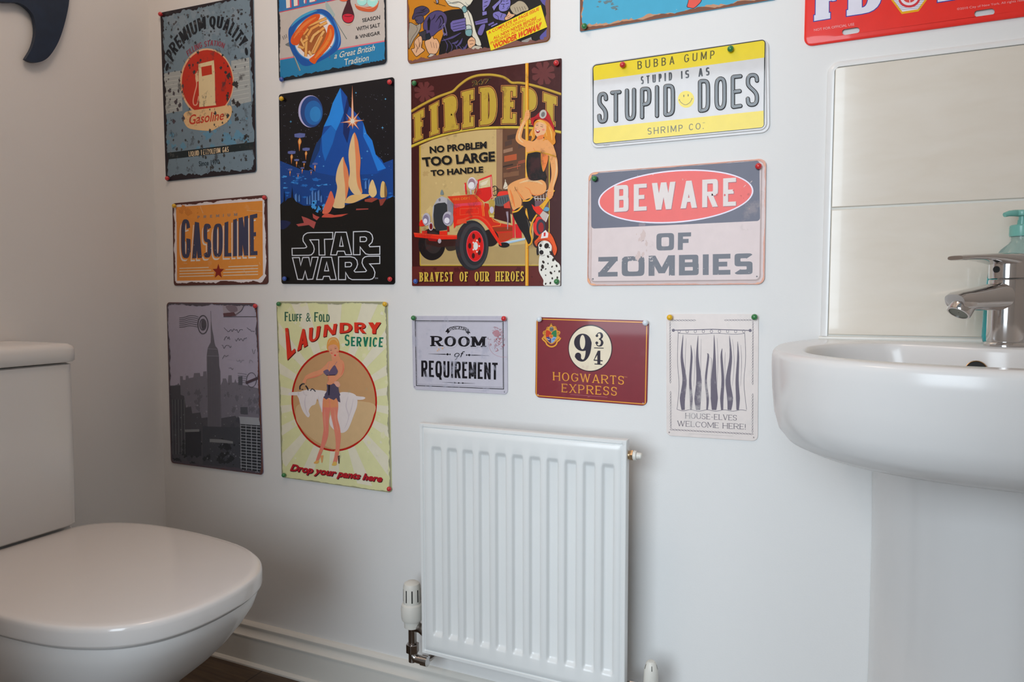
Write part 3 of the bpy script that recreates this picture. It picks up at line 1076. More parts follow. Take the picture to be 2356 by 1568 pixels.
s.btext('CONTAINING', [(1478, 430), (1838, 268)], [(1492, 466), (1850, 302)], RD, shear=.1)
s.btext('ALL NEW NEVER BEFORE', [(1362, 548), (2000, 244)], [(1374, 586), (2010, 286)], RD, bold=.02, shear=.2)
s.btext('PUBLISHED ADVENTURES OF', [(1325, 622), (2074, 264)], [(1336, 658), (2084, 302)], RD, bold=.015, shear=.2)
s.btext('WONDER WOMAN!', [(1366, 652), (2082, 320)], [(1386, 718), (2060, 432)], RD, bold=.045, shear=.2)

# --- turquoise sign, top
s = Sign('turquoise', 'metal_sign', 'turquoise tin sign with a rusty brown edge and a red spot', ('w', -.420, -.085, 1.3665, 1.62), (78, 172, 208), .80, r=3, wear=(rust(.8, (120, 150, 160)), 18, .64, .6))
s.tf(1330, 0, 4.48)
s.blots((104, 130, 140), 14, (190, 10, 420, 110), 40, flat=.5)
s.blots((170, 190, 196), 14, (80, 60, 1500, 260), 12)
s.poly([(1120, 70), (1132, 20), (1150, -40), (1260, -60), (1275, 5), (1240, 52), (1195, 86), (1150, 82)], (40, 44, 60), smooth=True)
s.poly([(1127, 66), (1138, 20), (1154, -38), (1254, -56), (1268, 4), (1235, 47), (1193, 80), (1150, 76)], (232, 96, 84), smooth=True)
s.edge((196, 150, 120), .0068, .0026, part='border')
s.edge((128, 84, 66), .0046, .0015, part='border')

# --- red fire brigade plate, top right
def slot_hole(c0, c1, hw, y, org):
    a, b_ = Vector(c0), Vector(c1)
    d = (b_ - a).normalized()
    n_ = Vector((-d.y, d.x))
    pts = []
    for c_, sg in ((a, 1), (b_, -1)):
        for k in range(9):
            an = PI * k / 8
            pts.append(c_ + n_ * hw * math.cos(an) * sg - d * hw * math.sin(an) * sg)
    return [P(q.x, q.y, y) - org for q in pts]


px0, px1, pz0, pz1 = -.0415, .268, 1.2855, 1.440
org_ = Vector(((px0 + px1) / 2, 0, (pz0 + pz1) / 2))
hl = [[Vector((v.x, -.0046, v.z)) for v in slot_hole(a_, b_, hw, -.0046, org_)] for a_, b_, hw in
      (((1944, 73.7), (1971, 69.3), 6.6), ((2249, 31.5), (2281, 26.8), 7.4))]
s = Sign('red_plate', 'novelty_plate', 'red embossed number plate with white blue-edged letters and slotted holes', ('w', px0, px1, pz0, pz1), (226, 56, 50), .80, r=13,
         holes=hl, front=.0030, rim=[(.004, -.0012), (.006, -.0012), (.0085, -.0016)], rough=.3, coat=.35, cat='plate')
s.tf(1840, 0, 4.566)
BL = (52, 62, 150)
for ch_, t_, b_ in (('F', [(172, -200), (425, -245)], [(165, 222), (425, 180)]), ('D', [(512, -262), (860, -318)], [(508, 170), (866, 118)]),
                    ('N', [(1470, -420), (1800, -470)], [(1462, 24), (1800, -28)]), ('Y', [(1850, -480), (2180, -530)], [(1850, -34), (2180, -84)])):
    s.text(ch_, t_, b_, BL, tv=.33, th=.15, sf=.035, n=2.6, g=.022)
    s.text(ch_, t_, b_, (222, 220, 236), tv=.33, th=.15, sf=.035, n=2.6, g=0)
sh = [(930, -330), (1130, -420), (1350, -390), (1400, -200), (1345, -10), (1246, 124), (1070, 152), (955, 0), (900, -180)]
s.poly(sh, (236, 172, 40), part='emblem')
c_ = Vector((1155, -140))
s.poly([tuple(c_ + (Vector(p) - c_) * .915) for p in sh], (226, 224, 236), part='emblem')
for i in range(7):
    s.line([(985 + i * 12, 10 + i * 16), (1330 - i * 12, -34 + i * 20)], 4, (120, 124, 170), part='emblem')
s.ell(1150, -20, 118, 104, (206, 60, 70), rot=-10, part='emblem')
s.ell(1150, -24, 96, 84, (226, 214, 224), rot=-10, part='emblem')
s.ell(1150, -30, 70, 62, (214, 74, 74), rot=-10, part='emblem')
s.line([(1150, -80), (1155, 30)], 8, (240, 230, 230), part='emblem')
s.btext('NOT FOR OFFICIAL USE', [(148, 308), (572, 244)], [(152, 331), (574, 271)], (236, 180, 184))
s.btext('\u00a92010 City of New York. All rights reserved.', [(1648, 90), (2440, -20)], [(1651, 112), (2442, 3)], (236, 170, 174))

# --- orange gasoline sign
s = Sign('gasoline', 'metal_sign', 'small orange tin sign with tall dark letters, a red star and white stripes', [(396.5, 467.5), (613.5, 447.6), (617, 653.5), (399.6, 656.9)], (62, 38, 34), .42, r=8,
         wear=(rust(.42, (70, 44, 38)), 40, .66, .5))
s.tf(380, 430, 6.532)
s.poly([(146, 262), (700, 214), (1440, 148), (1478, 190), (1506, 215), (1505, 400), (1492, 560), (1520, 760), (1505, 900), (1525, 1080), (1500, 1300), (1520, 1330), (1450, 1440), (180, 1455), (150, 1420), (142, 1300), (128, 1000), (126, 700), (118, 330)], (172, 156, 152))
s.poly([(162, 302), (168, 520), (172, 530), (178, 1408), (1400, 1385), (1470, 1320), (1462, 205), (700, 262)], (172, 104, 44))
s.blots((184, 116, 60), 20, (200, 300, 1440, 1380), 60)
s.blots((148, 86, 36), 10, (230, 300, 500, 420), 70)
ttop = [(240, 478), (330, 485), (400, 512), (560, 545), (720, 556), (880, 540), (1010, 495), (1100, 468), (1250, 428), (1385, 398)]
tbot = [(240, 1068), (330, 1070), (400, 1072), (560, 1064), (720, 1055), (880, 1046), (1010, 1042), (1100, 1035), (1250, 1028), (1388, 1022)]
s.text('GASOLINE', ttop, tbot, (184, 166, 154), tv=.105, th=.1, n=3.2, gap=.045, shift=(-24, 46))
s.text('GASOLINE', ttop, tbot, (172, 104, 44), tv=.105, th=.1, n=3.2, gap=.045, shift=(-10, 22))
s.text('GASOLINE', ttop, tbot, (46, 44, 58), tv=.105, th=.1, n=3.2, gap=.045)
s.text('PREMIUM', [(485, 432), (1085, 390)], [(485, 474), (1085, 434)], (104, 84, 74), tv=.3, th=.22, gap=1.3)
for i, (xl, xr) in enumerate(((655, 950), (692, 905), (735, 872), (730, 872))):
    s.line([(215, 1222 + i * 41), (xl, 1207 + i * 41.5)], 14, (196, 168, 144))
    s.line([(xr, 1197 + i * 44), (1397, 1180 + i * 44)], 14, (196, 168, 144))
s.poly([(800 + (90 if i % 2 == 0 else 38) * math.sin(PI * i / 5), 1268 - (118 if i % 2 == 0 else 50) * math.cos(PI * i / 5)) for i in range(10)], (98, 28, 22), part='emblem')
for a_, b_ in (((525, 285), (570, 395)), ((1225, 352), (1460, 366)), ((280, 1140), (330, 1150)), ((1180, 1240), (1220, 1300)), ((1415, 1130), (1430, 1170))):
    s.line([a_, b_], 6, (206, 160, 120))
s.blots((200, 170, 150), 24, (250, 850, 1380, 1040), 7)
s.edge((60, 34, 30), .0045, .002)

# --- grey skyline sign
s = Sign('skyline', 'metal_sign', 'dark grey tin sign of a skyline with one tall pointed tower', [(383.4, 694.7), (592.3, 696.6), (606.3, 1092.5), (393.6, 1064.4)], (106, 98, 106), .42, r=10,
         wear=(rust(.42, (58, 54, 56)), 30, .64, .6), rough=.35)
s.tf(370, 680, 3.733)
SKY = [(78, 790), (80, 770), (165, 765), (165, 690), (188, 690), (190, 722), (212, 722), (215, 686), (236, 686), (240, 708), (280, 700), (285, 664), (335, 662), (340, 690), (362, 690), (365, 650), (392, 648), (400, 760), (515, 765), (530, 735), (532, 710), (560, 710), (575, 752), (580, 690), (582, 682), (608, 682), (612, 745), (630, 745), (640, 715), (652, 745), (665, 750), (667, 700), (700, 692), (702, 765), (800, 785), (858, 800)]
s.poly(SKY + [(868, 1100), (84, 1100)], (74, 69, 74))
s.blots((64, 60, 65), 60, (90, 790, 850, 1000), 26, flat=1.6)
s.blots((88, 83, 88), 60, (90, 790, 850, 1050), 11, flat=1.2)
s.poly([(82, 775), (168, 770), (170, 850), (200, 860), (215, 960), (260, 950), (270, 1010), (340, 1000), (350, 1050), (420, 1040), (520, 1050), (640, 1030), (690, 1090), (872, 1100), (880, 1540), (88, 1440)], (50, 48, 51))
s.blots((46, 44, 48), 60, (100, 1050, 690, 1420), 34, flat=1.4)
s.blots((84, 82, 84), 60, (100, 1000, 690, 1400), 9)
s.poly([(427, 130), (431, 130), (434, 215), (441, 285), (453, 345), (462, 405), (470, 432), (489, 455), (499, 515), (502, 600), (512, 650), (516, 900), (520, 1060), (520, 1190), (402, 1190), (402, 900), (395, 640), (394, 515), (402, 452), (412, 430), (428, 400), (430, 345), (428, 285), (430, 215)], (64, 60, 64))
for i in range(7):
    s.line([(412 + i * 14, 520), (416 + i * 14, 1120)], 3, (52, 49, 53))
s.line([(402, 455), (490, 458)], 4, (84, 80, 84)); s.line([(395, 516), (498, 518)], 4, (84, 80, 84))
s.poly([(360, 1120), (700, 1130), (700, 1480), (360, 1450)], (44, 43, 46))
s.blots((30, 30, 32), 60, (90, 1240, 690, 1460), 34)
s.blots((70, 69, 72), 40, (380, 1200, 690, 1420), 8)
for i in range(9):
    s.line([(98 + i * 13, 890), (104 + i * 13, 1360)], 5, (42, 41, 44) if i % 2 else (66, 65, 66))
s.poly([(212, 1165), (345, 1160), (350, 1375), (216, 1370)], (36, 35, 38))
s.poly([(205, 1148), (330, 1145), (332, 1166), (210, 1170)], (80, 78, 78))
s.poly([(420, 1228), (520, 1232), (620, 1250), (620, 1268), (420, 1256)], (80, 78, 78))
s.poly([(676, 1035), (852, 1048), (854, 1112), (682, 1102)], (98, 96, 98))
s.poly([(684, 955), (745, 955), (748, 1020), (686, 1015)], (50, 49, 52))
s.poly([(682, 1100), (868, 1114), (880, 1535), (690, 1505)], (32, 32, 34))
for i in range(16):
    s.line([(684, 1112 + i * 25.5), (872, 1128 + i * 26)], 6, (98, 96, 98))
for i in range(5):
    s.line([(686 + i * 46, 1104 + i * 4), (692 + i * 46, 1505 + i * 7)], 6, (92, 90, 92))
# postmarks and old handwriting
for k_ in (40, 24):
    s.line([(363 + k_ * 1.08 * math.cos(2 * PI * i / 36), 248 + k_ * 1.95 * math.sin(2 * PI * i / 36)) for i in range(36)], 9, (54, 50, 54), closed=True)
s.ell(366, 246, 18, 46, (52, 48, 52))
for i in range(6):
    s.line([(160, 190 + i * 16), (200, 186 + i * 16), (245, 172 + i * 17), (290, 172 + i * 18), (325, 184 + i * 17)], 5, (60, 56, 60), smooth=True)
s.poly([(530, 70), (722, 66), (712, 105), (680, 140), (650, 170), (542, 180)], (100, 90, 94))
s.poly([(536, 150), (630, 140), (650, 172), (542, 182)], (60, 40, 42))
s.poly([(560, 90), (640, 85), (660, 130), (600, 140)], (78, 66, 70), smooth=True)
s.line([(640, 165), (690, 130), (712, 90), (718, 66)], 6, (52, 46, 50), smooth=True)
s.line([(540, 180), (832, 179)], 6, (52, 46, 50))
for row, (x0_, x1_, y_, dk) in enumerate(((545, 715, 305, 58), (740, 808, 300, 60), (545, 600, 370, 56), (640, 745, 380, 66), (525, 615, 445, 62), (530, 590, 530, 70), (650, 720, 560, 88), (760, 800, 570, 90), (785, 820, 485, 84), (585, 630, 625, 66))):
    q = []
    x_ = x0_
    while x_ < x1_:
        q.append((x_, y_ + s.rnd.uniform(-22, 14) * (1.5 if x_ == x0_ else 1)))
        x_ += s.rnd.uniform(7, 13)
    if len(q) > 2:
        s.line(q, 4, (dk, dk - 4, dk), smooth=True)
s.line([(780 + 42 * math.cos(2 * PI * i / 36), 722 + 62 * math.sin(2 * PI * i / 36)) for i in range(36)], 5, (56, 52, 56), closed=True)
s.poly([(728, 738), (832, 695), (836, 718), (734, 760)], (50, 40, 44))
for i in range(5):
    s.line([(662, 665 + i * 20), (700, 668 + i * 19), (740, 676 + i * 18)], 4, (70, 66, 70), smooth=True)
s.poly([(668, 694), (700, 690), (702, 764), (668, 764)], (56, 54, 58))
s.edge((52, 46, 50), .006, .0025, sides=(.8, .8, 1.2, .8))
s.edge((64, 40, 36), .002, .0012, sides=(.5, 1.6, .6, .5))

# --- space film poster sign (plain stand-in picture, the lettering as it is)
s = Sign('space', 'metal_sign', 'black and blue starry space poster sign with outlined block letters', [(641.2, 217), (906.6, 176.7), (908.5, 654), (647.9, 652.7)], (16, 18, 28), .62, r=6, rough=.3, coat=.3)
s.tf(630, 170, 6.272)
s.poly([(85, 1250), (400, 1380), (900, 1440), (1300, 1400), (1720, 1230), (1722, 1900), (90, 1900)], (22, 58, 116))
s.blots((34, 92, 160), 26, (100, 1430, 1700, 1800), 70, flat=.4)
s.blots((60, 130, 190), 14, (120, 1480, 900, 1700), 50, flat=.35)
pl = []
for i in range(230):
    x_, y_ = s.rnd.uniform(85, 1715), s.rnd.uniform(290, 1380)
    if y_ < 300 - (x_ - 85) * .15 + 20: continue
    q = s.rnd.uniform(1.5, 3.6)
    pl.append([(x_ - q, y_), (x_, y_ - q), (x_ + q, y_), (x_, y_ + q)])
s.add(pl, (150, 160, 186))
s.ell(530, 540, 176, 232, (158, 152, 184))
s.ell(546, 544, 162, 226, (38, 62, 112))
s.ell(572, 560, 128, 176, (36, 88, 146))
s.ell(600, 580, 80, 110, (44, 112, 168))
# a plain blue mountain where the big portrait is
s.poly([(510, 1330), (560, 1160), (610, 1010), (690, 900), (720, 760), (800, 590), (850, 420), (960, 200), (1060, 330), (1090, 470), (1180, 560), (1290, 700), (1340, 860), (1420, 960), (1470, 1160), (1560, 1240), (1620, 1360), (1480, 1440), (860, 1470), (620, 1420)], (20, 66, 134))
s.poly([(960, 200), (850, 420), (800, 590), (720, 760), (830, 740), (900, 820), (960, 690), (1010, 560), (985, 400)], (38, 120, 196))
s.poly([(690, 900), (830, 740), (900, 820), (850, 1000), (740, 1260), (700, 1120)], (30, 92, 164))
s.poly([(1060, 330), (1090, 470), (1040, 640), (1100, 800), (1060, 1000), (1000, 860), (1010, 560)], (16, 40, 84))
s.poly([(1290, 700), (1340, 860), (1420, 960), (1470, 1160), (1620, 1360), (1500, 1400), (1380, 1080), (1290, 900)], (34, 104, 180))
s.poly([(510, 1330), (610, 1010), (690, 900), (660, 1100), (560, 1300)], (26, 52, 96))
for x_, y_, q in ((245, 688, 20), (1186, 272, 15), (1612, 362, 17), (1568, 775, 22), (1316, 860, 18), (1350, 1115, 20), (1268, 1215, 14), (718, 1330, 16), (660, 1190, 16)):
    s.poly([(x_ - q, y_), (x_ - 4, y_ - 4), (x_, y_ - q), (x_ + 4, y_ - 4), (x_ + q, y_), (x_ + 4, y_ + 4), (x_, y_ + q), (x_ - 4, y_ + 4)], (96, 170, 216))
# comets with blue-grey heads
for x_, y_, q in ((374, 900, 1.0), (466, 1095, .68), (258, 1142, .72), (330, 1248, .46), (438, 1275, .36), (236, 1385, .42), (412, 1362, .36), (596, 1303, .48), (540, 1395, .3), (352, 1445, .28)):
    s.poly([(x_ - 76 * q, y_ - 34 * q), (x_, y_ - 48 * q), (x_ + 80 * q, y_ - 40 * q), (x_ + 74 * q, y_ + 10 * q), (x_, y_ + 22 * q), (x_ - 74 * q, y_ + 10 * q)], (84, 92, 140))
    s.poly([(x_ - 24 * q, y_ + 70 * q), (x_ + 2, y_ + 24 * q), (x_ + 26 * q, y_ + 74 * q), (x_ + 8 * q, y_ + 130 * q), (x_ - 4 * q, y_ + 215 * q), (x_ - 14 * q, y_ + 130 * q)], (206, 118, 56), smooth=True)
    s.ell(x_, y_ + 76 * q, 12 * q, 36 * q, (240, 196, 120))
# starburst
cx, cy = 1138, 682
s.ell(cx, cy, 74, 74, (120, 64, 52)); s.ell(cx, cy, 56, 56, (196, 106, 66))
for ax, ay, ww in ((1134, 165, 22), (960, 704, 20), (1312, 667, 20), (1040, 572, 18), (1236, 554, 18), (1062, 780, 16), (1236, 806, 18), (1140, 800, 18)):
    d = Vector((ax - cx, ay - cy)); n_ = Vector((-d.y, d.x)).normalized()
    for kk, col in ((1.0, (224, 138, 92)), (.5, (246, 222, 196))):
        s.poly([(cx + n_.x * ww * kk, cy + n_.y * ww * kk), (cx + d.x * (1 if kk == 1 else .8), cy + d.y * (1 if kk == 1 else .8)), (cx - n_.x * ww * kk, cy - n_.y * ww * kk)], col)
s.ell(cx, cy, 30, 32, (252, 240, 222))
# distant towers, rocks and pale stone spires
s.tf(630, 410, 6.148)
for a in ((300, 225, 48, 110), (352, 240, 30, 90), (465, 268, 34, 100), (505, 250, 26, 120), (538, 180, 40, 160), (580, 200, 36, 150), (622, 175, 44, 140), (664, 250, 34, 90), (1290, 40, 40, 110), (1340, 20, 30, 130)):
    s.poly([(a[0], a[1] + 12), (a[0] + a[2] * .5, a[1] - 16), (a[0] + a[2], a[1] + 8), (a[0] + a[2], a[1] + a[3]), (a[0], a[1] + a[3])], (74, 112, 166))
    s.poly([(a[0] + a[2] * .5, a[1] - 16), (a[0] + a[2], a[1] + 8), (a[0] + a[2], a[1] + a[3]), (a[0] + a[2] * .6, a[1] + a[3])], (34, 60, 106))
s.blots((58, 128, 184), 16, (560, 330, 780, 470), 42)
s.poly([(88, 375), (140, 330), (150, 160), (162, 330), (200, 285), (255, 270), (262, 120), (276, 270), (320, 330), (420, 385), (520, 392), (560, 450), (680, 545), (760, 560), (900, 470), (1010, 380), (1200, 330), (1330, 270), (1480, 300), (1560, 320), (1700, 250), (1708, 780), (92, 780)], (20, 17, 20))
s.poly([(150, 160), (162, 330), (140, 330)], (20, 24, 36)); s.poly([(262, 120), (276, 280), (248, 280)], (20, 24, 36))
s.poly([(92, 600), (240, 620), (180, 700), (95, 720)], (30, 36, 66), smooth=True)
s.poly([(395, 535), (470, 560), (600, 620), (570, 712), (500, 660), (350, 680), (320, 650), (430, 630)], (150, 70, 66))
s.poly([(552, 498), (600, 530), (650, 548), (610, 594), (560, 560)], (158, 68, 62))
s.poly([(690, 530), (740, 490), (860, 520), (1056, 500), (960, 540), (820, 556), (680, 552)], (176, 72, 58))
s.poly([(1170, 430), (1340, 425), (1340, 440), (1165, 450)], (140, 62, 56))
s.poly([(1290, 300), (1400, 270), (1480, 290), (1390, 340), (1290, 330)], (132, 58, 48))
s.poly([(1490, 300), (1600, 280), (1540, 380), (1510, 390)], (122, 54, 46))
CR, OR_ = (222, 186, 134), (206, 120, 78)
s.poly([(1010, 330), (1060, 260), (1160, 228), (1340, 225), (1350, 245), (1240, 300), (1120, 350), (1020, 350)], (206, 164, 104), smooth=True)
s.poly([(840, 400), (870, 280), (900, 130), (880, 20), (900, -120), (950, -250), (985, -300), (1010, -230), (1050, -120), (1070, 40), (1050, 200), (1010, 330), (1000, 410), (920, 425)], CR, smooth=True)
s.poly([(985, -300), (1010, -230), (1050, -120), (1070, 40), (1050, 200), (1020, 300), (1010, 100), (990, -80)], OR_, smooth=True)
s.poly([(1060, 90), (1080, -100), (1060, -330), (1090, -520), (1140, -640), (1190, -540), (1215, -380), (1230, -250), (1220, -60), (1240, 100), (1250, 215), (1140, 225)], CR, smooth=True)
s.poly([(1140, -640), (1190, -540), (1215, -380), (1230, -250), (1222, -60), (1240, 100), (1250, 215), (1180, 60), (1160, -300)], OR_, smooth=True)
s.poly([(690, 480), (760, 300), (810, 180), (850, 260), (860, 330), (800, 470), (740, 500)], (190, 92, 70), smooth=True)
s.poly([(1345, 200), (1360, 90), (1400, 20), (1440, 110), (1460, 210), (1420, 265), (1380, 260)], (196, 164, 112), smooth=True)
s.poly([(1510, 250), (1520, 90), (1550, 40), (1590, 100), (1605, 240), (1560, 270)], (190, 156, 98), smooth=True)
s.poly([(1570, 70), (1590, 100), (1605, 240), (1570, 262)], (110, 80, 52), smooth=True)
s.poly([(95, 720), (400, 730), (1000, 700), (1704, 690), (1712, 1490), (110, 1488)], (14, 13, 15))
s.blots((44, 32, 30), 14, (700, 640, 1200, 720), 16, flat=.3)
OUT = (196, 196, 200)
for q in ([(262, 990), (435, 986), (462, 978), (470, 968), (452, 935), (420, 890), (415, 850), (425, 812), (448, 788), (480, 772), (520, 768), (838, 765), (835, 860), (720, 862), (728, 1085), (645, 1085), (640, 868), (515, 870), (538, 905), (565, 950), (577, 1000), (568, 1045), (538, 1080), (500, 1088), (265, 1090)],
          [(808, 1083), (875, 762), (1030, 762), (1105, 1080), (1020, 1080), (1000, 1030), (905, 1030), (890, 1083)], [(958, 825), (935, 960), (985, 960)],
          [(1130, 1080), (1130, 755), (1310, 750), (1360, 765), (1392, 800), (1405, 850), (1392, 905), (1350, 945), (1362, 968), (1503, 962), (1503, 1075), (1350, 1078), (1305, 1068), (1270, 1030), (1225, 970), (1225, 1080)], [(1225, 830), (1290, 828), (1312, 840), (1318, 862), (1310, 885), (1290, 895), (1225, 895)],
          [(268, 1122), (365, 1120), (385, 1230), (415, 1120), (500, 1118), (522, 1240), (545, 1116), (632, 1115), (555, 1425), (478, 1430), (448, 1310), (415, 1430), (342, 1428)],
          [(610, 1430), (680, 1115), (822, 1115), (888, 1430), (805, 1432), (790, 1385), (710, 1385), (695, 1430)], [(752, 1185), (722, 1308), (780, 1308)],
          [(920, 1432), (920, 1110), (1090, 1108), (1145, 1122), (1180, 1160), (1190, 1215), (1175, 1262), (1140, 1308), (1155, 1325), (1300, 1320), (1315, 1305), (1272, 1245), (1252, 1195), (1262, 1140), (1290, 1112), (1330, 1102), (1503, 1100), (1503, 1205), (1360, 1210), (1412, 1270), (1435, 1330), (1425, 1390), (1400, 1420), (1360, 1432), (1110, 1432), (1065, 1408), (1020, 1330), (1020, 1432)], [(1015, 1190), (1080, 1188), (1100, 1198), (1106, 1218), (1098, 1240), (1080, 1250), (1015, 1252)]):
    s.line(q, 13, OUT, closed=True, part='lettering')
s.btext('TM', [(1432, 1405), (1476, 1404)], [(1432, 1424), (1476, 1423)], (170, 170, 176))

# --- fire engine sign
s = Sign('engine', 'metal_sign', 'large maroon tin sign with a red vintage fire engine and gold lettering', [(945.4, 183.2), (1291.8, 133.6), (1290.4, 657.5), (947.9, 657.5)], (64, 24, 26), .72, r=2, rough=.38, coat=.2,
         wear=(rust(.72, (80, 34, 34)), 14, .56, .5))
s.tf(935, 130, 5.6)
U = 1456                       # lower half was measured 1456 units further down
GD, GB = (180, 150, 58), (216, 150, 76)
FA = (98, 50, 50)
for fx, fy, q in ((232, 455, 1.0), (1765, 215, 1.15)):
    for i in range(8):
        a = PI * i / 4 + .3
        d, n_ = Vector((math.cos(a), math.sin(a))), Vector((-math.sin(a), math.cos(a)))
        s.poly([(fx + n_.x * 12 * q, fy + n_.y * 12 * q), (fx + d.x * 120 * q + n_.x * 34 * q, fy + d.y * 120 * q + n_.y * 34 * q), (fx + d.x * 140 * q, fy + d.y * 140 * q), (fx + d.x * 120 * q - n_.x * 34 * q, fy + d.y * 120 * q - n_.y * 34 * q), (fx - n_.x * 12 * q, fy - n_.y * 12 * q)], FA)
s.poly([(165, 1150), (600, 960), (1000, 900), (1500, 890), (1850, 950), (1845, U + 1240), (180, U + 1240), (172, U + 1225)], GD)
s.poly([(186, 1140), (600, 960), (1000, 900), (1500, 890), (1834, 950), (1830, U + 1226), (192, U + 1226), (186, U + 1218)], (190, 164, 112))
s.blots((200, 176, 122), 22, (200, 1560, 1100, 2100), 70)
s.blots((178, 150, 100), 22, (200, 1300, 1100, 2600), 50)
s.poly([(1160, 930), (1500, 900), (1834, 950), (1834, U + 760), (1160, U + 500)], (96, 66, 50))
s.poly([(1160, 930), (1240, 920), (1235, U + 260), (1160, U + 230)], (150, 116, 88))
for a in ((1250, 1180, 120, 46, (146, 112, 90)), (1262, 1262, 160, 76, (170, 84, 52)), (1245, 1390, 130, 20, (60, 46, 42)), (1300, 1000, 120, 60, (70, 52, 46)), (1440, 1120, 90, 50, (84, 62, 54)), (1440, 1330, 100, 40, (140, 76, 56)), (1250, 1480, 200, 60, (120, 84, 62)), (1270, 1080, 90, 60, (80, 60, 52))):
    s.poly([(a[0], a[1] + 20), (a[0] + a[2], a[1] - 10), (a[0] + a[2], a[1] + a[3] - 10), (a[0], a[1] + a[3] + 20)], a[4])
s.line([(1290, 1450), (1470, 1405)], 7, (184, 92, 66)); s.line([(1430, 1380), (1432, 1450)], 6, (184, 92, 66))
s.poly([(190, U + 1215), (1830, U + 1215), (1830, U + 900), (1500, U + 960), (1000, U + 1000), (500, U + 960), (190, U + 1080)], (168, 144, 98))
# banner
ub = [(60, 706), (200, 622), (400, 520), (560, 462), (612, 436), (680, 370), (790, 288), (900, 246), (1000, 234), (1110, 234), (1230, 256), (1300, 290), (1358, 334), (1450, 336), (1560, 352), (1750, 402), (1998, 484)]
lb_ = [(60, 1158), (300, 1060), (600, 978), (900, 928), (1200, 912), (1500, 914), (1800, 940), (1996, 974)]
s.poly(spline(ub, False, 4) + spline(lb_, False, 4)[::-1], (62, 26, 24))
ub, lb_ = spline(ub, False, 4), spline(lb_, False, 4)
s.line([(x_, y_ + 5) for x_, y_ in ub], 36, (110, 76, 34)); s.line(ub, 26, GD)
s.line([(x_, y_ + 5) for x_, y_ in lb_], 40, (110, 76, 34)); s.line(lb_, 28, (196, 172, 64))
W1t = [(108, 738), (200, 685), (300, 640), (415, 578), (540, 516), (640, 482), (760, 446), (868, 420)]
W1b = [(115, 1092), (210, 1052), (305, 1022), (420, 984), (540, 958), (660, 934), (770, 915), (868, 900)]
W2t = [(965, 402), (1080, 388), (1200, 384), (1330, 384), (1430, 388), (1560, 404), (1690, 440), (1810, 478), (1937, 522)]
W2b = [(968, 884), (1080, 872), (1200, 864), (1330, 860), (1430, 862), (1560, 866), (1690, 872), (1810, 880), (1935, 894)]
for tx, tp, bt in (('FIRE', W1t, W1b), ('DEPT', W2t, W2b)):
    kw = dict(tv=.20, th=.125, sf=.045, n=2.4, gap=.20)
    s.text(tx, tp, bt, (36, 14, 14), g=.03, shift=(10, 10), **kw)
    s.text(tx, tp, bt, GB, g=.030, **kw)
    s.text(tx, tp, bt, (74, 24, 20), g=.016, **kw)
    s.text(tx, tp, bt, GD, g=-.002, **kw)
s.btext('24/7', [(845, 312), (1098, 274)], [(850, 384), (1080, 340)], (150, 120, 60), bold=.05)
s.btext('24/7', [(847, 314), (1096, 276)], [(852, 382), (1078, 342)], (34, 22, 22), bold=.02)
for tx, tp, bt in (('NO PROBLEM', [(298, 1160), (1035, 1092)], [(304, 1248), (1036, 1182)]), ('TOO LARGE', [(198, 1302), (1140, 1220)], [(220, 1420), (1142, 1350)]), ('TO HANDLE', [(312, 1465), (990, 1414)], [(320, 1540), (990, 1494)])):
    s.btext(tx, tp, bt, (146, 122, 82), bold=.05, shift=(9, 9)); s.btext(tx, tp, bt, (30, 24, 24), bold=.045)
s.tf(935, 390, 5.6)
s.poly([(60, 1248), (2000, 1248), (2000, 1520), (60, 1520)], (96, 42, 40))
s.blots((78, 32, 34), 14, (80, 1260, 1980, 1480), 70)
# engine
s.sec('fire_engine')
RE, RL, RDK = (218, 46, 30), (236, 84, 52), (150, 30, 24)
s.ell(330, 962, 174, 206, (34, 30, 32)); s.ell(350, 940, 110, 140, (52, 46, 46))
s.poly([(500, 980), (560, 960), (640, 980), (640, 1030), (540, 1045)], (60, 50, 44), smooth=True)
s.poly([(250, 870), (640, 880), (640, 980), (420, 1000), (260, 960)], (56, 34, 32))
s.poly([(1140, 455), (1330, 440), (1350, 690), (1235, 660), (1130, 630)], (64, 28, 28))
s.poly([(1130, 385), (1180, 345), (1300, 325), (1330, 350), (1330, 420), (1240, 470), (1145, 455)], (84, 90, 94), smooth=True)
for i in range(6):
    s.line([(1150 + i * 30, 370 - i * 5), (1165 + i * 30, 450 - i * 4)], 6, (44, 48, 52))
s.poly([(1170, 330), (1200, 285), (1300, 278), (1340, 310), (1200, 340)], (226, 60, 48), smooth=True)
s.line([(1140 + 42 * math.cos(2 * PI * i / 24), 274 + 62 * math.sin(2 * PI * i / 24)) for i in range(24)], 10, (50, 44, 44), closed=True)
s.line([(1105, 290), (1175, 255)], 6, (50, 44, 44)); s.line([(1130, 215), (1145, 330)], 6, (50, 44, 44))
s.poly([(1250, 242), (1262, 190), (1276, 152), (1300, 190), (1312, 238), (1280, 252)], (206, 196, 176), smooth=True)
s.line([(1276, 128), (1278, 156)], 8, (200, 190, 170))
s.line([(1240, 270), (1250, 250), (1400, 150)], 6, (150, 110, 80))
s.poly([(890, 322), (918, 246), (1082, 214), (1112, 372), (1010, 420)], (206, 40, 36))
s.poly([(935, 150), (1086, 84), (1100, 218), (928, 246)], (200, 184, 140))
s.poly([(960, 170), (1060, 130), (1030, 190), (950, 215)], (214, 204, 176))
s.line([(922, 252), (930, 140), (1090, 78), (1110, 370)], 22, (214, 48, 48))
s.line([(1092, 90), (1112, 366)], 7, (240, 200, 190))
s.line([(760, 170), (775, 320)], 22, (214, 48, 48)); s.line([(752, 190), (748, 270)], 6, (224, 190, 180))
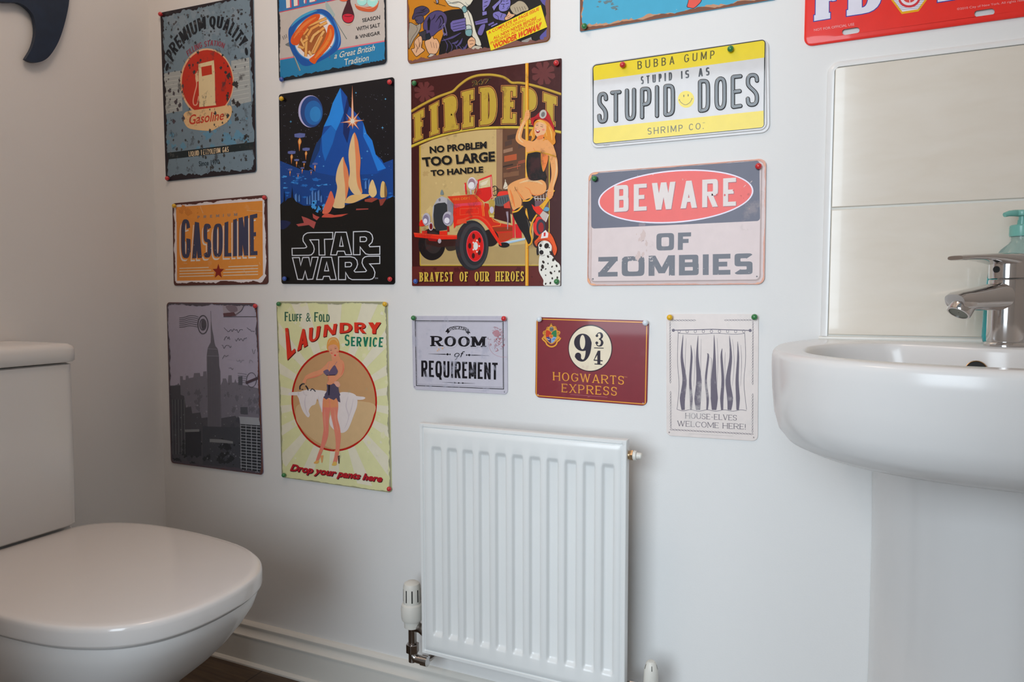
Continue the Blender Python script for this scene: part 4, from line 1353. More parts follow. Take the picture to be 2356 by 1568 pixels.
s.poly([(530, 346), (880, 320), (940, 350), (990, 420), (615, 448)], (206, 62, 36))
s.poly([(612, 446), (990, 414), (1012, 500), (1012, 640), (880, 592), (700, 650), (615, 760), (604, 600)], RE)
s.poly([(614, 444), (988, 414), (990, 456), (720, 468), (622, 500)], (214, 66, 84))
s.line([(900, 330), (985, 415), (1008, 600)], 7, (236, 160, 60)); s.line([(880, 328), (968, 420), (990, 600)], 5, (236, 160, 60))
s.poly([(690, 500), (930, 488), (936, 570), (820, 575), (690, 590)], RL); s.poly([(698, 510), (924, 498), (928, 562), (820, 568), (698, 580)], RE)
s.btext('FIRE DEPT', [(600, 372), (820, 352)], [(602, 400), (828, 380)], (220, 130, 50))
s.poly([(1010, 430), (1062, 440), (1095, 610), (1140, 650), (1220, 690), (1370, 720), (1372, 880), (1210, 962), (1100, 800), (1010, 640)], (196, 46, 30))
s.line([(1096, 610), (1130, 668), (1218, 690), (1212, 720), (1100, 735)], 6, (232, 150, 60))
s.poly([(1100, 745), (1368, 735), (1368, 790), (1130, 800)], (140, 56, 30)); s.poly([(1135, 830), (1370, 800), (1370, 880), (1180, 930)], (176, 62, 34))
s.poly([(1210, 948), (1535, 884), (1545, 902), (1230, 972)], (156, 186, 208))
s.line([(1215, 945), (1535, 882)], 8, (206, 222, 230))
s.line([(1380, 460), (1385, 880)], 26, (206, 52, 52)); s.line([(1440, 700), (1450, 880)], 80, (206, 36, 40))
s.line([(1300, 540), (1310, 640), (1306, 770)], [30, 16, 8], (150, 136, 150))
s.poly([(1255, 450), (1330, 400), (1345, 500), (1262, 495)], (200, 70, 56))
for i in range(5):
    s.line([(1660 + i * 36, 360 - i * 14), (1664 + i * 36, 420 - i * 6)], 7, (200, 186, 180))
s.line([(1640, 372), (1830, 380)], 9, (200, 190, 186)); s.line([(1640, 360), (1830, 262)], 8, (206, 190, 180))
s.poly([(1640, 400), (1830, 410), (1830, 540), (1640, 500)], (110, 84, 92))
s.ell(1805, 510, 40, 28, (100, 150, 180))
s.poly([(1640, 640), (1830, 640), (1830, 900), (1640, 900)], (70, 32, 32))
s.ell(1712, 730, 76, 124, (214, 50, 44)); s.ell(1735, 740, 58, 104, (56, 58, 70)); s.ell(1738, 745, 34, 66, (150, 40, 42))
s.ell(1260, 970, 70, 34, (34, 30, 30)); s.ell(1690, 930, 60, 80, (36, 30, 30))
# front wheel, mudguard
s.ell(1080, 880, 110, 110, (40, 32, 32))
s.ell(848, 975, 213, 322, (46, 46, 50))
s.ell(872, 980, 182, 292, (62, 62, 66)); s.ell(884, 984, 150, 250, (48, 48, 52))
s.ell(888, 985, 112, 200, (216, 70, 84)); s.ell(888, 985, 104, 190, (206, 34, 32))
for i in range(5):
    a = 2 * PI * i / 5 - .6
    s.ell(888 + 68 * math.cos(a), 985 + 132 * math.sin(a), 20, 36, (64, 22, 24), rot=0)
s.ell(896, 985, 52, 96, (224, 60, 42)); s.ell(896, 985, 30, 52, (206, 210, 206))
for i in range(5):
    a = 2 * PI * i / 5
    s.ell(900 + 42 * math.cos(a), 985 + 76 * math.sin(a), 9, 12, (220, 214, 210))
s.poly([(640, 720), (650, 660), (740, 620), (860, 588), (960, 596), (1060, 660), (1130, 780), (1225, 955), (1205, 970), (1120, 850), (1040, 730), (960, 655), (880, 632), (780, 660), (700, 705)], RE, smooth=True)
s.line([(670, 672), (760, 632), (860, 602), (950, 608), (1040, 668), (1120, 790)], [6, 16, 14, 12, 14, 6], RL, smooth=True)
s.poly([(650, 700), (660, 645), (770, 625), (780, 690)], RL)
# nose
s.poly([(345, 480), (400, 380), (460, 342), (530, 372), (608, 440), (604, 605), (540, 600), (528, 450), (500, 425), (380, 440), (352, 560), (345, 700), (338, 600)], (172, 170, 176))
s.poly([(530, 372), (608, 440), (604, 605), (545, 600), (528, 440)], (130, 130, 142))
s.poly([(362, 460), (410, 432), (500, 424), (526, 450), (532, 600), (526, 775), (392, 792), (360, 720), (352, 580)], (52, 54, 58))
s.ell(432, 390, 14, 20, (120, 116, 122))
s.poly([(442, 322), (448, 280), (462, 258), (476, 285), (482, 322)], (116, 130, 132), smooth=True)
s.poly([(170, 700), (185, 655), (220, 650), (240, 720), (180, 730)], RE, smooth=True)
for a in ((262, 640, 52, 82), (540, 632, 68, 92)):
    s.ell(*a, (176, 172, 184)); s.ell(a[0] - 8, a[1] + 6, a[2] * .74, a[3] * .76, (126, 116, 140)); s.ell(a[0] - 14, a[1] + 24, a[2] * .5, a[3] * .42, (226, 222, 232))
s.poly([(575, 560), (606, 590), (606, 670), (565, 720)], (146, 142, 150), smooth=True)
s.ell(850, 180, 60, 82, (206, 196, 200)); s.ell(846, 184, 46, 68, (150, 120, 130)); s.ell(844, 204, 40, 44, (232, 228, 232))
s.line([(830, 262), (838, 318)], 20, (190, 180, 184)); s.ell(908, 165, 16, 22, (190, 180, 184))
s.line([(900, 245), (880, 310)], 12, (206, 50, 48))
s.ell(320, 732, 30, 54, (190, 180, 190)); s.ell(322, 732, 20, 40, (110, 30, 34))
s.poly([(98, 812), (210, 820), (400, 836), (656, 844), (656, 896), (400, 900), (112, 868)], RE)
s.line([(104, 820), (400, 846), (654, 854)], 10, RL)
s.poly([(205, 790), (270, 786), (275, 826), (205, 826)], RE); s.poly([(430, 794), (530, 788), (530, 840), (430, 836)], RE)
s.poly([(270, 880), (400, 895), (400, 925), (300, 918)], RDK); s.ell(432, 920, 22, 30, (170, 160, 170)); s.line([(540, 730), (545, 800)], 24, RDK)
# brass lantern
s.poly([(1062, 405), (1095, 385), (1135, 405), (1140, 460), (1118, 500), (1140, 560), (1120, 590), (1075, 590), (1060, 540), (1080, 480)], (176, 146, 70), smooth=True)
s.ell(1104, 520, 26, 44, (190, 180, 200)); s.poly([(1070, 590), (1135, 590), (1135, 612), (1078, 614)], (206, 180, 100))
s.line([(1075, 400), (1110, 350), (1140, 380), (1142, 470)], 6, (190, 170, 130), smooth=True)
# firefighter on the pole
s.sec('woman_figure')
SKN, SKD, SKL = (240, 168, 104), (226, 126, 66), (250, 206, 152)
s.line([(1890, -60), (1930, 60), (1880, 180)], 30, (60, 26, 30))
s.poly([(1590, -60), (1770, -60), (1800, 60), (1800, 150), (1700, 130), (1590, 112)], (34, 30, 32))
s.line([(1557, -1370), (1557, 1500)], 42, (196, 120, 26)); s.line([(1555, -1370), (1555, 1500)], 30, (236, 166, 40)); s.line([(1549, -1370), (1549, 1500)], 8, (250, 214, 110))
s.poly([(1310, 270), (1318, 210), (1370, 165), (1460, 128), (1560, 104), (1580, 112), (1580, 150), (1430, 170), (1400, 230), (1450, 320), (1490, 400), (1470, 490), (1385, 522), (1345, 420)], SKN, smooth=True)
s.line([(1340, 260), (1370, 360), (1400, 480)], [8, 26, 10], SKD, smooth=True)
s.poly([(1396, 190), (1450, 145), (1560, 118), (1680, 122), (1765, 142), (1806, 200), (1798, 280), (1740, 326), (1660, 336), (1612, 300), (1622, 350), (1585, 392), (1515, 398), (1440, 300)], SKN, smooth=True)
s.line([(1460, 175), (1560, 145), (1680, 150), (1760, 190)], [8, 26, 30, 10], SKL, smooth=True)
s.line([(1530, 225), (1590, 260), (1614, 310), (1680, 332), (1770, 306)], [4, 10, 12, 12, 5], SKD, smooth=True)
s.line([(1420, 250), (1490, 350), (1525, 392)], [5, 14, 6], SKD, smooth=True)
BT = (34, 30, 30)
s.poly([(1505, 420), (1640, 365), (1660, 480), (1672, 600), (1650, 680), (1590, 655), (1560, 560)], BT, smooth=True)
s.poly([(1375, 556), (1500, 480), (1545, 580), (1590, 680), (1615, 790), (1612, 900), (1580, 965), (1545, 900), (1510, 830), (1450, 740)], BT, smooth=True)
s.line([(1560, 640), (1590, 740), (1600, 850)], [4, 16, 4], (84, 76, 72), smooth=True)
s.line([(1370, 550), (1440, 530), (1500, 468)], 20, (226, 166, 50), smooth=True)
s.line([(1502, 405), (1580, 398), (1632, 350)], 18, (226, 166, 50), smooth=True)
s.line([(1685, 580), (1640, 650), (1612, 720), (1602, 800), (1622, 890), (1610, 950), (1575, 975)], 20, (222, 160, 46), smooth=True)
s.line([(1548, 500), (1570, 620)], 12, (222, 160, 46))
s.poly([(1715, 470), (1760, 430), (1820, 360), (1850, 385), (1800, 460), (1765, 520)], (240, 176, 48))
s.poly([(1618, 446), (1660, 480), (1715, 468), (1762, 530), (1724, 588), (1680, 560), (1640, 510)], (222, 50, 36))
s.poly([(1722, 588), (1765, 530), (1838, 580), (1800, 676), (1760, 640)], (186, 172, 168)); s.line([(1838, 580), (1800, 676)], 8, (226, 218, 214))
s.line([(1815, 380), (1905, 262)], 34, (240, 176, 48))
s.tf(935, 130, 5.6)
s.poly([(1568, 1250), (1740, 1232), (1752, 1380), (1778, 1480), (1800, 1568), (1580, 1575)], BT, smooth=True)
s.poly([(1560, 1090), (1640, 1092), (1690, 1050), (1740, 1020), (1790, 1070), (1862, 1082), (1905, 1170), (1928, 1300), (1760, 1246), (1745, 1225), (1660, 1225), (1580, 1245), (1545, 1200)], SKN, smooth=True)
s.poly([(1745, 1250), (1830, 1280), (1810, 1400), (1768, 1485), (1744, 1380)], SKD, smooth=True)
s.poly([(1850, 1270), (1935, 1290), (1955, 1420), (1950, 1540), (1905, U + 230), (1895, U + 330), (1850, U + 385), (1815, U + 330), (1835, U + 240), (1868, U + 120), (1872, 1460)], SKN, smooth=True)
s.line([(1925, 1320), (1940, 1430), (1925, 1540), (1890, U + 220)], [6, 18, 16, 6], SKL, smooth=True)
for i in range(4):
    s.line([(1826, U + 300 + i * 22), (1886, U + 290 + i * 24)], 5, SKD)
s.line([(1560, 1245), (1620, 1232), (1680, 1222), (1742, 1232)], 16, (196, 140, 44), smooth=True); s.line([(1756, 1240), (1840, 1262), (1934, 1292)], 20, (196, 140, 44), smooth=True)
s.line([(1740, 1240), (1744, 1370), (1768, 1480)], 9, (196, 140, 44), smooth=True)
s.line([(1640, 1180), (1662, 1215)], 6, SKD)
s.poly([(1540, 712), (1580, 690), (1594, 730), (1590, 790), (1556, 830), (1522, 900), (1500, 980), (1492, 1045), (1545, 1082), (1570, 1110), (1560, 1172), (1500, 1150), (1440, 1112), (1412, 1060), (1430, 970), (1470, 890), (1520, 800)], SKN, smooth=True)
s.line([(1530, 830), (1480, 930), (1455, 1050), (1510, 1110)], [6, 20, 22, 8], SKL, smooth=True)
s.line([(1545, 740), (1590, 735)], 5, SKD); s.line([(1548, 762), (1592, 758)], 5, SKD)
# hair, face, helmet
HR, HL = (208, 132, 44), (240, 184, 92)
s.poly([(1655, 850), (1640, 920), (1610, 960), (1585, 1020), (1620, 1030), (1612, 1090), (1655, 1060), (1680, 1000), (1780, 1040), (1762, 1090), (1810, 1070), (1860, 1110), (1890, 1140), (1925, 1110), (1918, 1040), (1925, 990), (1885, 920), (1840, 850), (1760, 815), (1700, 815)], HR, smooth=True)
s.line([(1840, 900), (1870, 980), (1880, 1080)], [5, 22, 6], HL, smooth=True); s.line([(1635, 940), (1618, 1000), (1640, 1050)], [5, 16, 5], HL, smooth=True); s.line([(1800, 960), (1815, 1030)], [14, 5], HL)
s.poly([(1665, 880), (1700, 850), (1770, 846), (1806, 900), (1800, 970), (1760, 1020), (1700, 1040), (1662, 1000), (1655, 940)], (244, 186, 140), smooth=True)
s.poly([(1700, 1030), (1770, 1010), (1760, 1060), (1690, 1070)], SKD, smooth=True)
s.poly([(1668, 945), (1690, 955), (1725, 958), (1712, 984), (1685, 985)], (150, 30, 40), smooth=True); s.poly([(1676, 951), (1716, 960), (1708, 968), (1682, 964)], (248, 240, 232))
s.line([(1676, 892), (1704, 888)], 6, (60, 40, 36)); s.line([(1732, 902), (1766, 908)], 6, (60, 40, 36)); s.line([(1674, 876), (1704, 868)], 4, (120, 70, 40)); s.line([(1734, 880), (1770, 886)], 4, (120, 70, 40))
s.line([(1706, 900), (1694, 928)], 4, (214, 130, 90)); s.ell(1672, 928, 12, 10, (240, 140, 120)); s.ell(1770, 945, 16, 13, (240, 140, 120))
s.poly([(1690, 830), (1730, 818), (1790, 850), (1820, 900), (1770, 862)], HL, smooth=True)
s.poly([(1608, 800), (1660, 775), (1710, 730), (1760, 692), (1805, 695), (1850, 760), (1872, 820), (1905, 900), (1912, 970), (1880, 920), (1830, 850), (1760, 818), (1690, 808), (1650, 830), (1640, 895), (1615, 860)], (172, 28, 38), smooth=True)
s.line([(1640, 810), (1720, 790), (1800, 810), (1870, 870)], [4, 10, 10, 4], (110, 14, 26), smooth=True)
s.ell(1765, 745, 46, 58, (176, 172, 166), rot=15); s.ell(1766, 748, 24, 34, (110, 106, 104), rot=15)
s.tf(935, 390, 5.6)
# dalmatian in a helmet
s.sec('dog_figure')
s.poly([(1722, 1110), (1780, 1085), (1870, 1100), (1930, 1175), (1988, 1250), (1986, 1490), (1785, 1494), (1770, 1420), (1726, 1340), (1710, 1270)], (232, 230, 222), smooth=True)
s.poly([(1702, 985), (1735, 930), (1800, 915), (1862, 940), (1878, 1020), (1850, 1090), (1790, 1120), (1735, 1110), (1706, 1060)], (236, 234, 226), smooth=True)
s.poly([(1690, 990), (1706, 985), (1712, 1080), (1688, 1100), (1680, 1040)], (36, 30, 30), smooth=True)
s.ell(1735, 978, 18, 22, (44, 34, 30)); s.ell(1812, 982, 30, 36, (44, 34, 30), rot=20); s.ell(1745, 1066, 28, 30, (36, 32, 34)); s.ell(1812, 980, 9, 10, (20, 16, 16))
s.line([(1730, 1100), (1760, 1110), (1790, 1098)], 5, (60, 50, 48), smooth=True)
SP = (46, 36, 32)
for x_, y_, q in ((1830, 1120, 16), (1858, 1060, 12), (1770, 1190, 18), (1900, 1160, 20), (1940, 1240, 15), (1760, 1250, 24), (1745, 1290, 14), (1882, 1250, 12), (1868, 1330, 18), (1975, 1310, 14), (1800, 1280, 10), (1830, 1210, 10), (1950, 1390, 14), (1885, 1400, 13), (1800, 1360, 9), (1860, 1460, 14), (1800, 1470, 12), (1950, 1470, 14), (1915, 1310, 9), (1845, 1005, 9), (1730, 1020, 6)):
    s.ell(x_, y_, q * .8, q * 1.2, SP, rot=s.rnd.uniform(-40, 40), n=14)
s.poly([(1658, 925), (1700, 880), (1730, 832), (1790, 800), (1850, 815), (1892, 870), (1925, 950), (1946, 1030), (1918, 1106), (1890, 1050), (1876, 980), (1830, 925), (1750, 915), (1700, 945), (1690, 988), (1665, 965)], (222, 88, 40), smooth=True)
s.line([(1680, 940), (1740, 900), (1820, 905), (1880, 970), (1910, 1070)], [4, 10, 10, 10, 4], (158, 48, 24), smooth=True)
s.poly([(1738, 888), (1752, 820), (1800, 778), (1835, 822), (1828, 876)], (230, 224, 224))
s.btext('1', [(1776, 812), (1800, 810)], [(1774, 860), (1798, 858)], (200, 40, 44), bold=.05)
s.text('BRAVEST OF OUR HEROES', [(178, 1322), (1520, 1308)], [(178, 1442), (1520, 1438)], (40, 14, 14), tv=.145, th=.1, sf=.045, gap=.14, sp=.4, shift=(6, 6))
s.text('BRAVEST OF OUR HEROES', [(178, 1322), (1520, 1308)], [(178, 1442), (1520, 1438)], (206, 172, 74), tv=.145, th=.1, sf=.045, gap=.14, sp=.4)

# --- laundry sign
s = Sign('laundry', 'metal_sign', 'pale green tin sign with a woman ironing in a red ring', [(635.6, 692.9), (890.8, 693.2), (901.2, 1133.4), (648.3, 1097.4)], (168, 166, 126), .50, r=8,
         wear=(rust(.5, (140, 138, 112)), 34, .62, .5))
s.tf(625, 680, 6.817)
cx, cy = 982, 1640
for i in range(18):
    a = 2 * PI * (i + .3) / 18
    a2 = a + PI / 18 * .85
    def clip(an):
        d = Vector((math.cos(an), math.sin(an)))
        lim = 4000
        if d.x > 1e-6: lim = min(lim, (1830 - cx) / d.x)
        if d.x < -1e-6: lim = min(lim, (110 - cx) / d.x)
        if d.y < -1e-6: lim = min(lim, (105 - cy) / d.y)
        if d.y > 1e-6: lim = min(lim, (2860 + (d.x * 300) - cy) / d.y)
        return (cx + d.x * lim, cy + d.y * lim)
    p_, q_ = clip(a), clip(a2)
    s.poly([(cx, cy), p_, q_], (188, 182, 162))
s.blots((178, 174, 142), 60, (120, 120, 1800, 2700), 60)
s.blots((186, 182, 160), 40, (120, 120, 1800, 2700), 40)
s.tf(0, 0, 1)
s.ell(769, 921, 98.5, 117, (142, 30, 24), rot=-4, n=64)
s.ell(769, 921, 94.5, 112.5, (150, 116, 82), rot=-4, n=64)
s.poly([(681, 960), (700, 925), (850, 925), (858, 960), (835, 1005), (800, 1027), (768, 1032), (730, 1016), (700, 992)], (160, 134, 100), smooth=True)
s.tf(625, 680, 6.817)
GN, GN2, RD = (42, 76, 60), (30, 92, 70), (166, 44, 32)
s.text('F', [(205, 252), (262, 254)], [(205, 397), (262, 397)], GN, tv=.14, th=.13); s.text('LUFF', [(272, 282), (476, 286)], [(272, 400), (476, 400)], GN, tv=.15, th=.15, gap=.08)
s.btext('&', [(540, 265), (612, 265)], [(540, 405), (612, 405)], GN)
s.text('F', [(670, 256), (732, 258)], [(670, 406), (732, 406)], GN, tv=.14, th=.13); s.text('OLD', [(740, 286), (912, 290)], [(740, 408), (912, 410)], GN, tv=.15, th=.15, gap=.08)
LT = (('L', [(212, 508), (300, 498)], [(245, 1010), (375, 880)], .16), ('A', [(455, 522), (545, 516)], [(398, 872), (566, 775)], .16), ('U', [(590, 505), (768, 470)], [(582, 738), (735, 690)], .24), ('N', [(828, 455), (1026, 436)], [(808, 648), (1000, 600)], .3), ('D', [(1070, 424), (1268, 420)], [(1065, 588), (1262, 572)], .38), ('R', [(1295, 418), (1470, 416)], [(1300, 572), (1482, 588)], .36), ('Y', [(1515, 418), (1716, 416)], [(1520, 592), (1690, 594)], .36))
for sh_, cl in (((10, 12), (70, 24, 24)), ((0, 0), RD)):
    for ch_, t_, b_, tv in LT:
        s.text(ch_, t_, b_, cl, tv=tv, th=.2 if ch_ in 'NDRY' else .15, shift=sh_)
s.text('S', [(1148, 606), (1228, 606)], [(1145, 786), (1224, 786)], GN2, tv=.15, th=.14); s.text('ERVICE', [(1246, 642), (1756, 652)], [(1246, 790), (1742, 806)], GN2, tv=.18, th=.16, gap=.14)
# woman at the ironing board
s.sec('woman_ironing')
SKN, SKD = (226, 150, 112), (196, 106, 84)
s.tf(625, 900, 6.534)
WH, WS = (196, 186, 184), (160, 150, 152)
s.poly([(272, 15), (400, 5), (700, -20), (840, 0), (1020, 20), (1295, 70), (1392, 82), (1402, 108), (1300, 126), (860, 110), (560, 60), (280, 55)], WH, smooth=True)
s.poly([(390, 30), (410, 110), (440, 220), (480, 310), (545, 388), (576, 352), (560, 290), (600, 220), (660, 190), (690, 110), (730, 220), (765, 310), (800, 100), (820, 10), (560, -30)], WH, smooth=True)
s.line([(520, 40), (500, 160), (520, 280), (555, 360)], [4, 16, 14, 4], WS, smooth=True); s.line([(700, 60), (720, 180), (760, 300)], [4, 14, 5], WS, smooth=True)
s.poly([(1010, 30), (1150, 12), (1260, 50), (1292, 130), (1280, 240), (1235, 360), (1190, 480), (1140, 580), (1060, 622), (960, 590), (880, 500), (880, 380), (960, 200)], WH, smooth=True)
s.line([(1150, 80), (1120, 220), (1160, 380), (1100, 560)], [5, 18, 14, 5], WS, smooth=True); s.line([(1230, 110), (1200, 260), (1150, 420)], [4, 14, 4], WS, smooth=True)
s.poly([(782, 90), (866, 112), (884, 250), (862, 400), (858, 600), (840, 710), (790, 840), (750, 940), (712, 1030), (660, 1070), (690, 960), (736, 830), (766, 680), (782, 560), (772, 400), (764, 290)], (196, 112, 96), smooth=True)
s.poly([(878, 95), (980, 100), (1004, 220), (992, 390), (1028, 540), (1042, 690), (1022, 870), (1008, 960), (972, 1086), (920, 1086), (946, 970), (966, 810), (952, 640), (920, 480), (892, 340)], (204, 122, 102), smooth=True)
s.poly([(784, 88), (862, 100), (874, 240), (770, 236)], (226, 144, 100)); s.poly([(878, 95), (982, 100), (1002, 230), (886, 245)], (230, 150, 104))
s.line([(800, 260), (800, 420), (815, 600)], [5, 20, 5], (216, 140, 120), smooth=True); s.line([(950, 260), (960, 400), (1000, 600)], [5, 22, 5], (222, 148, 124), smooth=True)
s.poly([(640, 1062), (690, 1034), (716, 1048), (694, 1082), (645, 1082)], (200, 152, 82), smooth=True); s.poly([(736, 962), (782, 958), (764, 1070), (752, 1070)], (190, 132, 84))
s.poly([(908, 1092), (950, 1050), (984, 1084), (968, 1112), (918, 1114)], (196, 160, 84), smooth=True); s.poly([(996, 968), (1028, 958), (1022, 1084), (1006, 1084)], (60, 44, 40))
s.line([(945, 890), (1015, 900)], 10, (206, 150, 90)); s.line([(715, 885), (760, 900)], 8, (206, 150, 90))
SHT = (66, 60, 76)
s.poly([(850, -120), (1000, -110), (1020, 40), (1036, 166), (1000, 150), (975, 96), (938, 130), (860, 96), (824, 120), (778, 88), (820, 40)], SHT)
s.tf(625, 680, 6.817)
s.poly([(868, 1382), (905, 1368), (950, 1362), (1020, 1410), (1056, 1500), (1064, 1570), (842, 1570), (872, 1480)], SHT, smooth=True)
s.line([(905, 1390), (900, 1560)], [30, 18], (34, 30, 38))
s.poly([(962, 955), (1052, 945), (1082, 990), (1062, 1040), (1046, 1180), (1002, 1240), (1000, 1300), (952, 1385), (872, 1384), (902, 1310), (872, 1250), (812, 1192), (858, 1150), (880, 1040), (955, 1015)], SKN, smooth=True)
s.line([(900, 1260), (880, 1330)], [14, 5], SKD)
s.poly([(905, 1030), (868, 1060), (830, 1100), (760, 1158), (640, 1200), (540, 1250), (515, 1290), (484, 1350), (520, 1385), (545, 1345), (560, 1306), (680, 1280), (790, 1232), (850, 1170), (900, 1100)], SKN, smooth=True)
s.line([(560, 1295), (680, 1268), (790, 1222)], [5, 14, 5], SKD, smooth=True)
s.poly([(1060, 1030), (1086, 1000), (1128, 1028), (1146, 1090), (1140, 1180), (1104, 1256), (1020, 1330), (1000, 1380), (960, 1365), (952, 1330), (1004, 1266), (1046, 1200)], SKN, smooth=True)
s.line([(1120, 1060), (1126, 1160), (1092, 1240)], [5, 18, 6], SKD, smooth=True)
s.poly([(985, 1350), (1050, 1345), (1078, 1400), (1050, 1432), (1010, 1410)], (214, 160, 140), smooth=True)
s.poly([(814, 1184), (876, 1154), (905, 1190), (880, 1252), (842, 1232)], (84, 72, 92), smooth=True)
s.poly([(905, 1195), (940, 1140), (990, 1088), (1030, 1150), (1040, 1192), (1000, 1242), (900, 1236)], (78, 66, 86), smooth=True)
s.line([(862, 1246), (1000, 1242)], 12, (42, 34, 46)); s.line([(990, 1090), (1030, 1030)], 6, (120, 90, 100)); s.line([(880, 1150), (905, 1040)], 5, (150, 110, 110))
s.poly([(950, 900), (1050, 880), (1060, 960), (1084, 1000), (1020, 1030), (955, 1020)], SKN, smooth=True)
s.poly([(868, 790), (885, 700), (930, 658), (1000, 652), (1045, 690), (1068, 770), (1066, 850), (1040, 870), (1030, 800), (980, 762), (915, 790), (892, 865), (872, 830)], (206, 140, 70), smooth=True)
s.line([(890, 760), (930, 690), (1000, 680), (1045, 740)], [6, 24, 24, 6], (226, 178, 112), smooth=True)
s.poly([(892, 802), (940, 768), (1010, 770), (1050, 830), (1050, 900), (1015, 950), (985, 968), (940, 930), (908, 880)], (232, 162, 128), smooth=True)
s.line([(918, 858), (950, 850)], 7, (80, 50, 44)); s.line([(990, 830), (1020, 828)], 8, (60, 44, 44)); s.line([(912, 838), (948, 828)], 4, (140, 90, 60)); s.line([(985, 808), (1022, 806)], 4, (120, 76, 50))
s.poly([(980, 932), (998, 920), (1014, 928), (1002, 948)], (176, 34, 34), smooth=True); s.line([(965, 870), (975, 900)], 4, (200, 116, 92)); s.ell(945, 900, 18, 14, (228, 124, 100)); s.ell(1035, 880, 12, 14, (228, 124, 100))
IRN = (36, 34, 42)
s.line([(448, 1470), (448, 1420), (480, 1385), (520, 1378)], 20, IRN, smooth=True); s.line([(535, 1408), (560, 1440), (580, 1482)], 22, IRN, smooth=True); s.line([(470, 1466), (500, 1468)], 12, IRN)
s.line([(612, 1490), (632, 1460), (660, 1468), (690, 1500)], 14, IRN, smooth=True); s.line([(580, 1472), (620, 1466)], 10, (180, 176, 176))
s.line([(415, 1500), (430, 1560)], 12, WS); s.line([(500, 1490), (520, 1545), (560, 1560)], 10, WS, smooth=True)
s.tf(625, 900, 6.534)
for sh_, cl in (((9, 11), (60, 26, 30)), ((0, 0), (140, 32, 38))):
    s.btext('Drop your pants here', [(292, 1086), (1672, 1262)], [(275, 1190), (1660, 1362)], cl, bold=.045, shear=.25, shift=sh_)
s.edge((120, 118, 96), .003, .0016, sides=(1, 1.2, .6, .8))

# --- yellow and white embossed plate
hp = []
qy = -.0046
_q = [P(1358.6, 147, -.003), P(1768.6, 88, -.003), P(1770.8, 303.6, -.003), P(1360, 341, -.003)]
_o = sum(_q, Vector()) / 4
_o.y = 0
for hx, hy in ((1433.3, 314.3), (1675.5, 290.2)):
    hp.append([P(hx + 4.2 * math.cos(2 * PI * i / 16), hy + 4.4 * math.sin(2 * PI * i / 16), qy) - _o for i in range(16)])
s = Sign('yellow_plate', 'novelty_plate', 'yellow and white embossed number plate with a smiling face between its two large words', [(1358.6, 147), (1768.6, 88), (1770.8, 303.6), (1360, 341)], (206, 206, 208), .84, r=13,
         holes=hp, front=.0030, rim=[(.0035, 0), (.0050, -.0016), (.0075, -.0016)], rough=.28, coat=.4, cat='plate')
s.tf(1330, 0, 4.48)
YL = (236, 212, 28)


def rr(c, r_, k=6):
    """rounded quad from pixel corners"""
    out = []
    for i in range(4):
        p, a, b_ = Vector(c[i]), Vector(c[i - 1]), Vector(c[(i + 1) % 4])
        da, db = (a - p).normalized(), (b_ - p).normalized()
        cc = p + (da + db) * r_
        for j in range(k + 1):
            t = PI / 2 * j / k
            out.append(tuple(cc - db * r_ * math.cos(t) - da * r_ * math.sin(t)))
    return out


bandc = [(158, 678), (1927, 414), (1917, 1314), (160, 1484)]
s.line(rr(bandc, 36), 13, (52, 50, 46), closed=True, part='border')
s.poly(rr([(160, 682), (1924, 418), (1924, 520), (160, 760)], 30)[0:14] + [(1921, 596), (165, 832)], YL)
s.poly([(165, 1322), (1913, 1142)] + rr([(160, 1390), (1914, 1210), (1914, 1312), (162, 1481)], 30)[14:28], YL)
OL = (92, 84, 34)
s.text('BUBBA GUMP', [(613, 634), (1410, 520)], [(616, 718), (1406, 604)], OL, tv=.14, th=.12, gap=.42, sp=.35)
for t_, a_, b_ in (('STUPID', [(648, 790), (972, 744)], [(651, 872), (972, 830)]), ('IS', [(1062, 736), (1147, 722)], [(1064, 816), (1147, 806)]), ('AS', [(1241, 708), (1357, 694)], [(1241, 795), (1357, 779)])):
    s.text(t_, a_, b_, (62, 62, 66), tv=.19, th=.16, gap=.34, n=2.6)
s.text('SHRIMP CO.', [(718, 1320), (1296, 1264)], [(720, 1390), (1296, 1330)], OL, tv=.14, th=.12, gap=.32, sp=.3)
s.btext('TM', [(1285, 1263), (1308, 1260)], [(1285, 1275), (1308, 1272)], OL)
# big embossed letters, drawn as rounded tubes pressed out of the sheet
S_ = [(1, .8), (.97, .92), (.78, .985), (.5, 1), (.2, .985), (.03, .91), (0, .8), (.03, .69), (.2, .61), (.5, .52), (.8, .42), (.97, .32), (1, .2), (.97, .09), (.8, .015), (.5, 0), (.2, .015), (.03, .09), (0, .22)]
GL = {'S': [S_], 'T': [[(0, 1), (1, 1)], [(.5, 1), (.5, 0)]], 'U': [[(0, 1), (0, .2), (.06, .07), (.25, 0), (.75, 0), (.94, .07), (1, .2), (1, 1)]], 'P': [[(0, 0), (0, 1), (.7, 1), (.93, .95), (1, .84), (1, .62), (.93, .5), (.7, .45), (0, .45)]],
      'I': [[(.5, 0), (.5, 1)]], 'D': [[(0, 0), (0, 1), (.65, 1), (.92, .94), (1, .8), (1, .2), (.92, .06), (.65, 0), (0, 0)]], 'O': [[(.5, 1), (.15, .96), (0, .82), (0, .18), (.15, .04), (.5, 0), (.85, .04), (1, .18), (1, .82), (.85, .96), (.5, 1)]], 'E': [[(1, 1), (0, 1), (0, 0), (1, 0)], [(0, .5), (.9, .5)]]}
lm_ = mat('plate_letter_black', (.022, .022, .024), .28, coat=.5)
mbL, miL = s.slot('lettering', lm_)


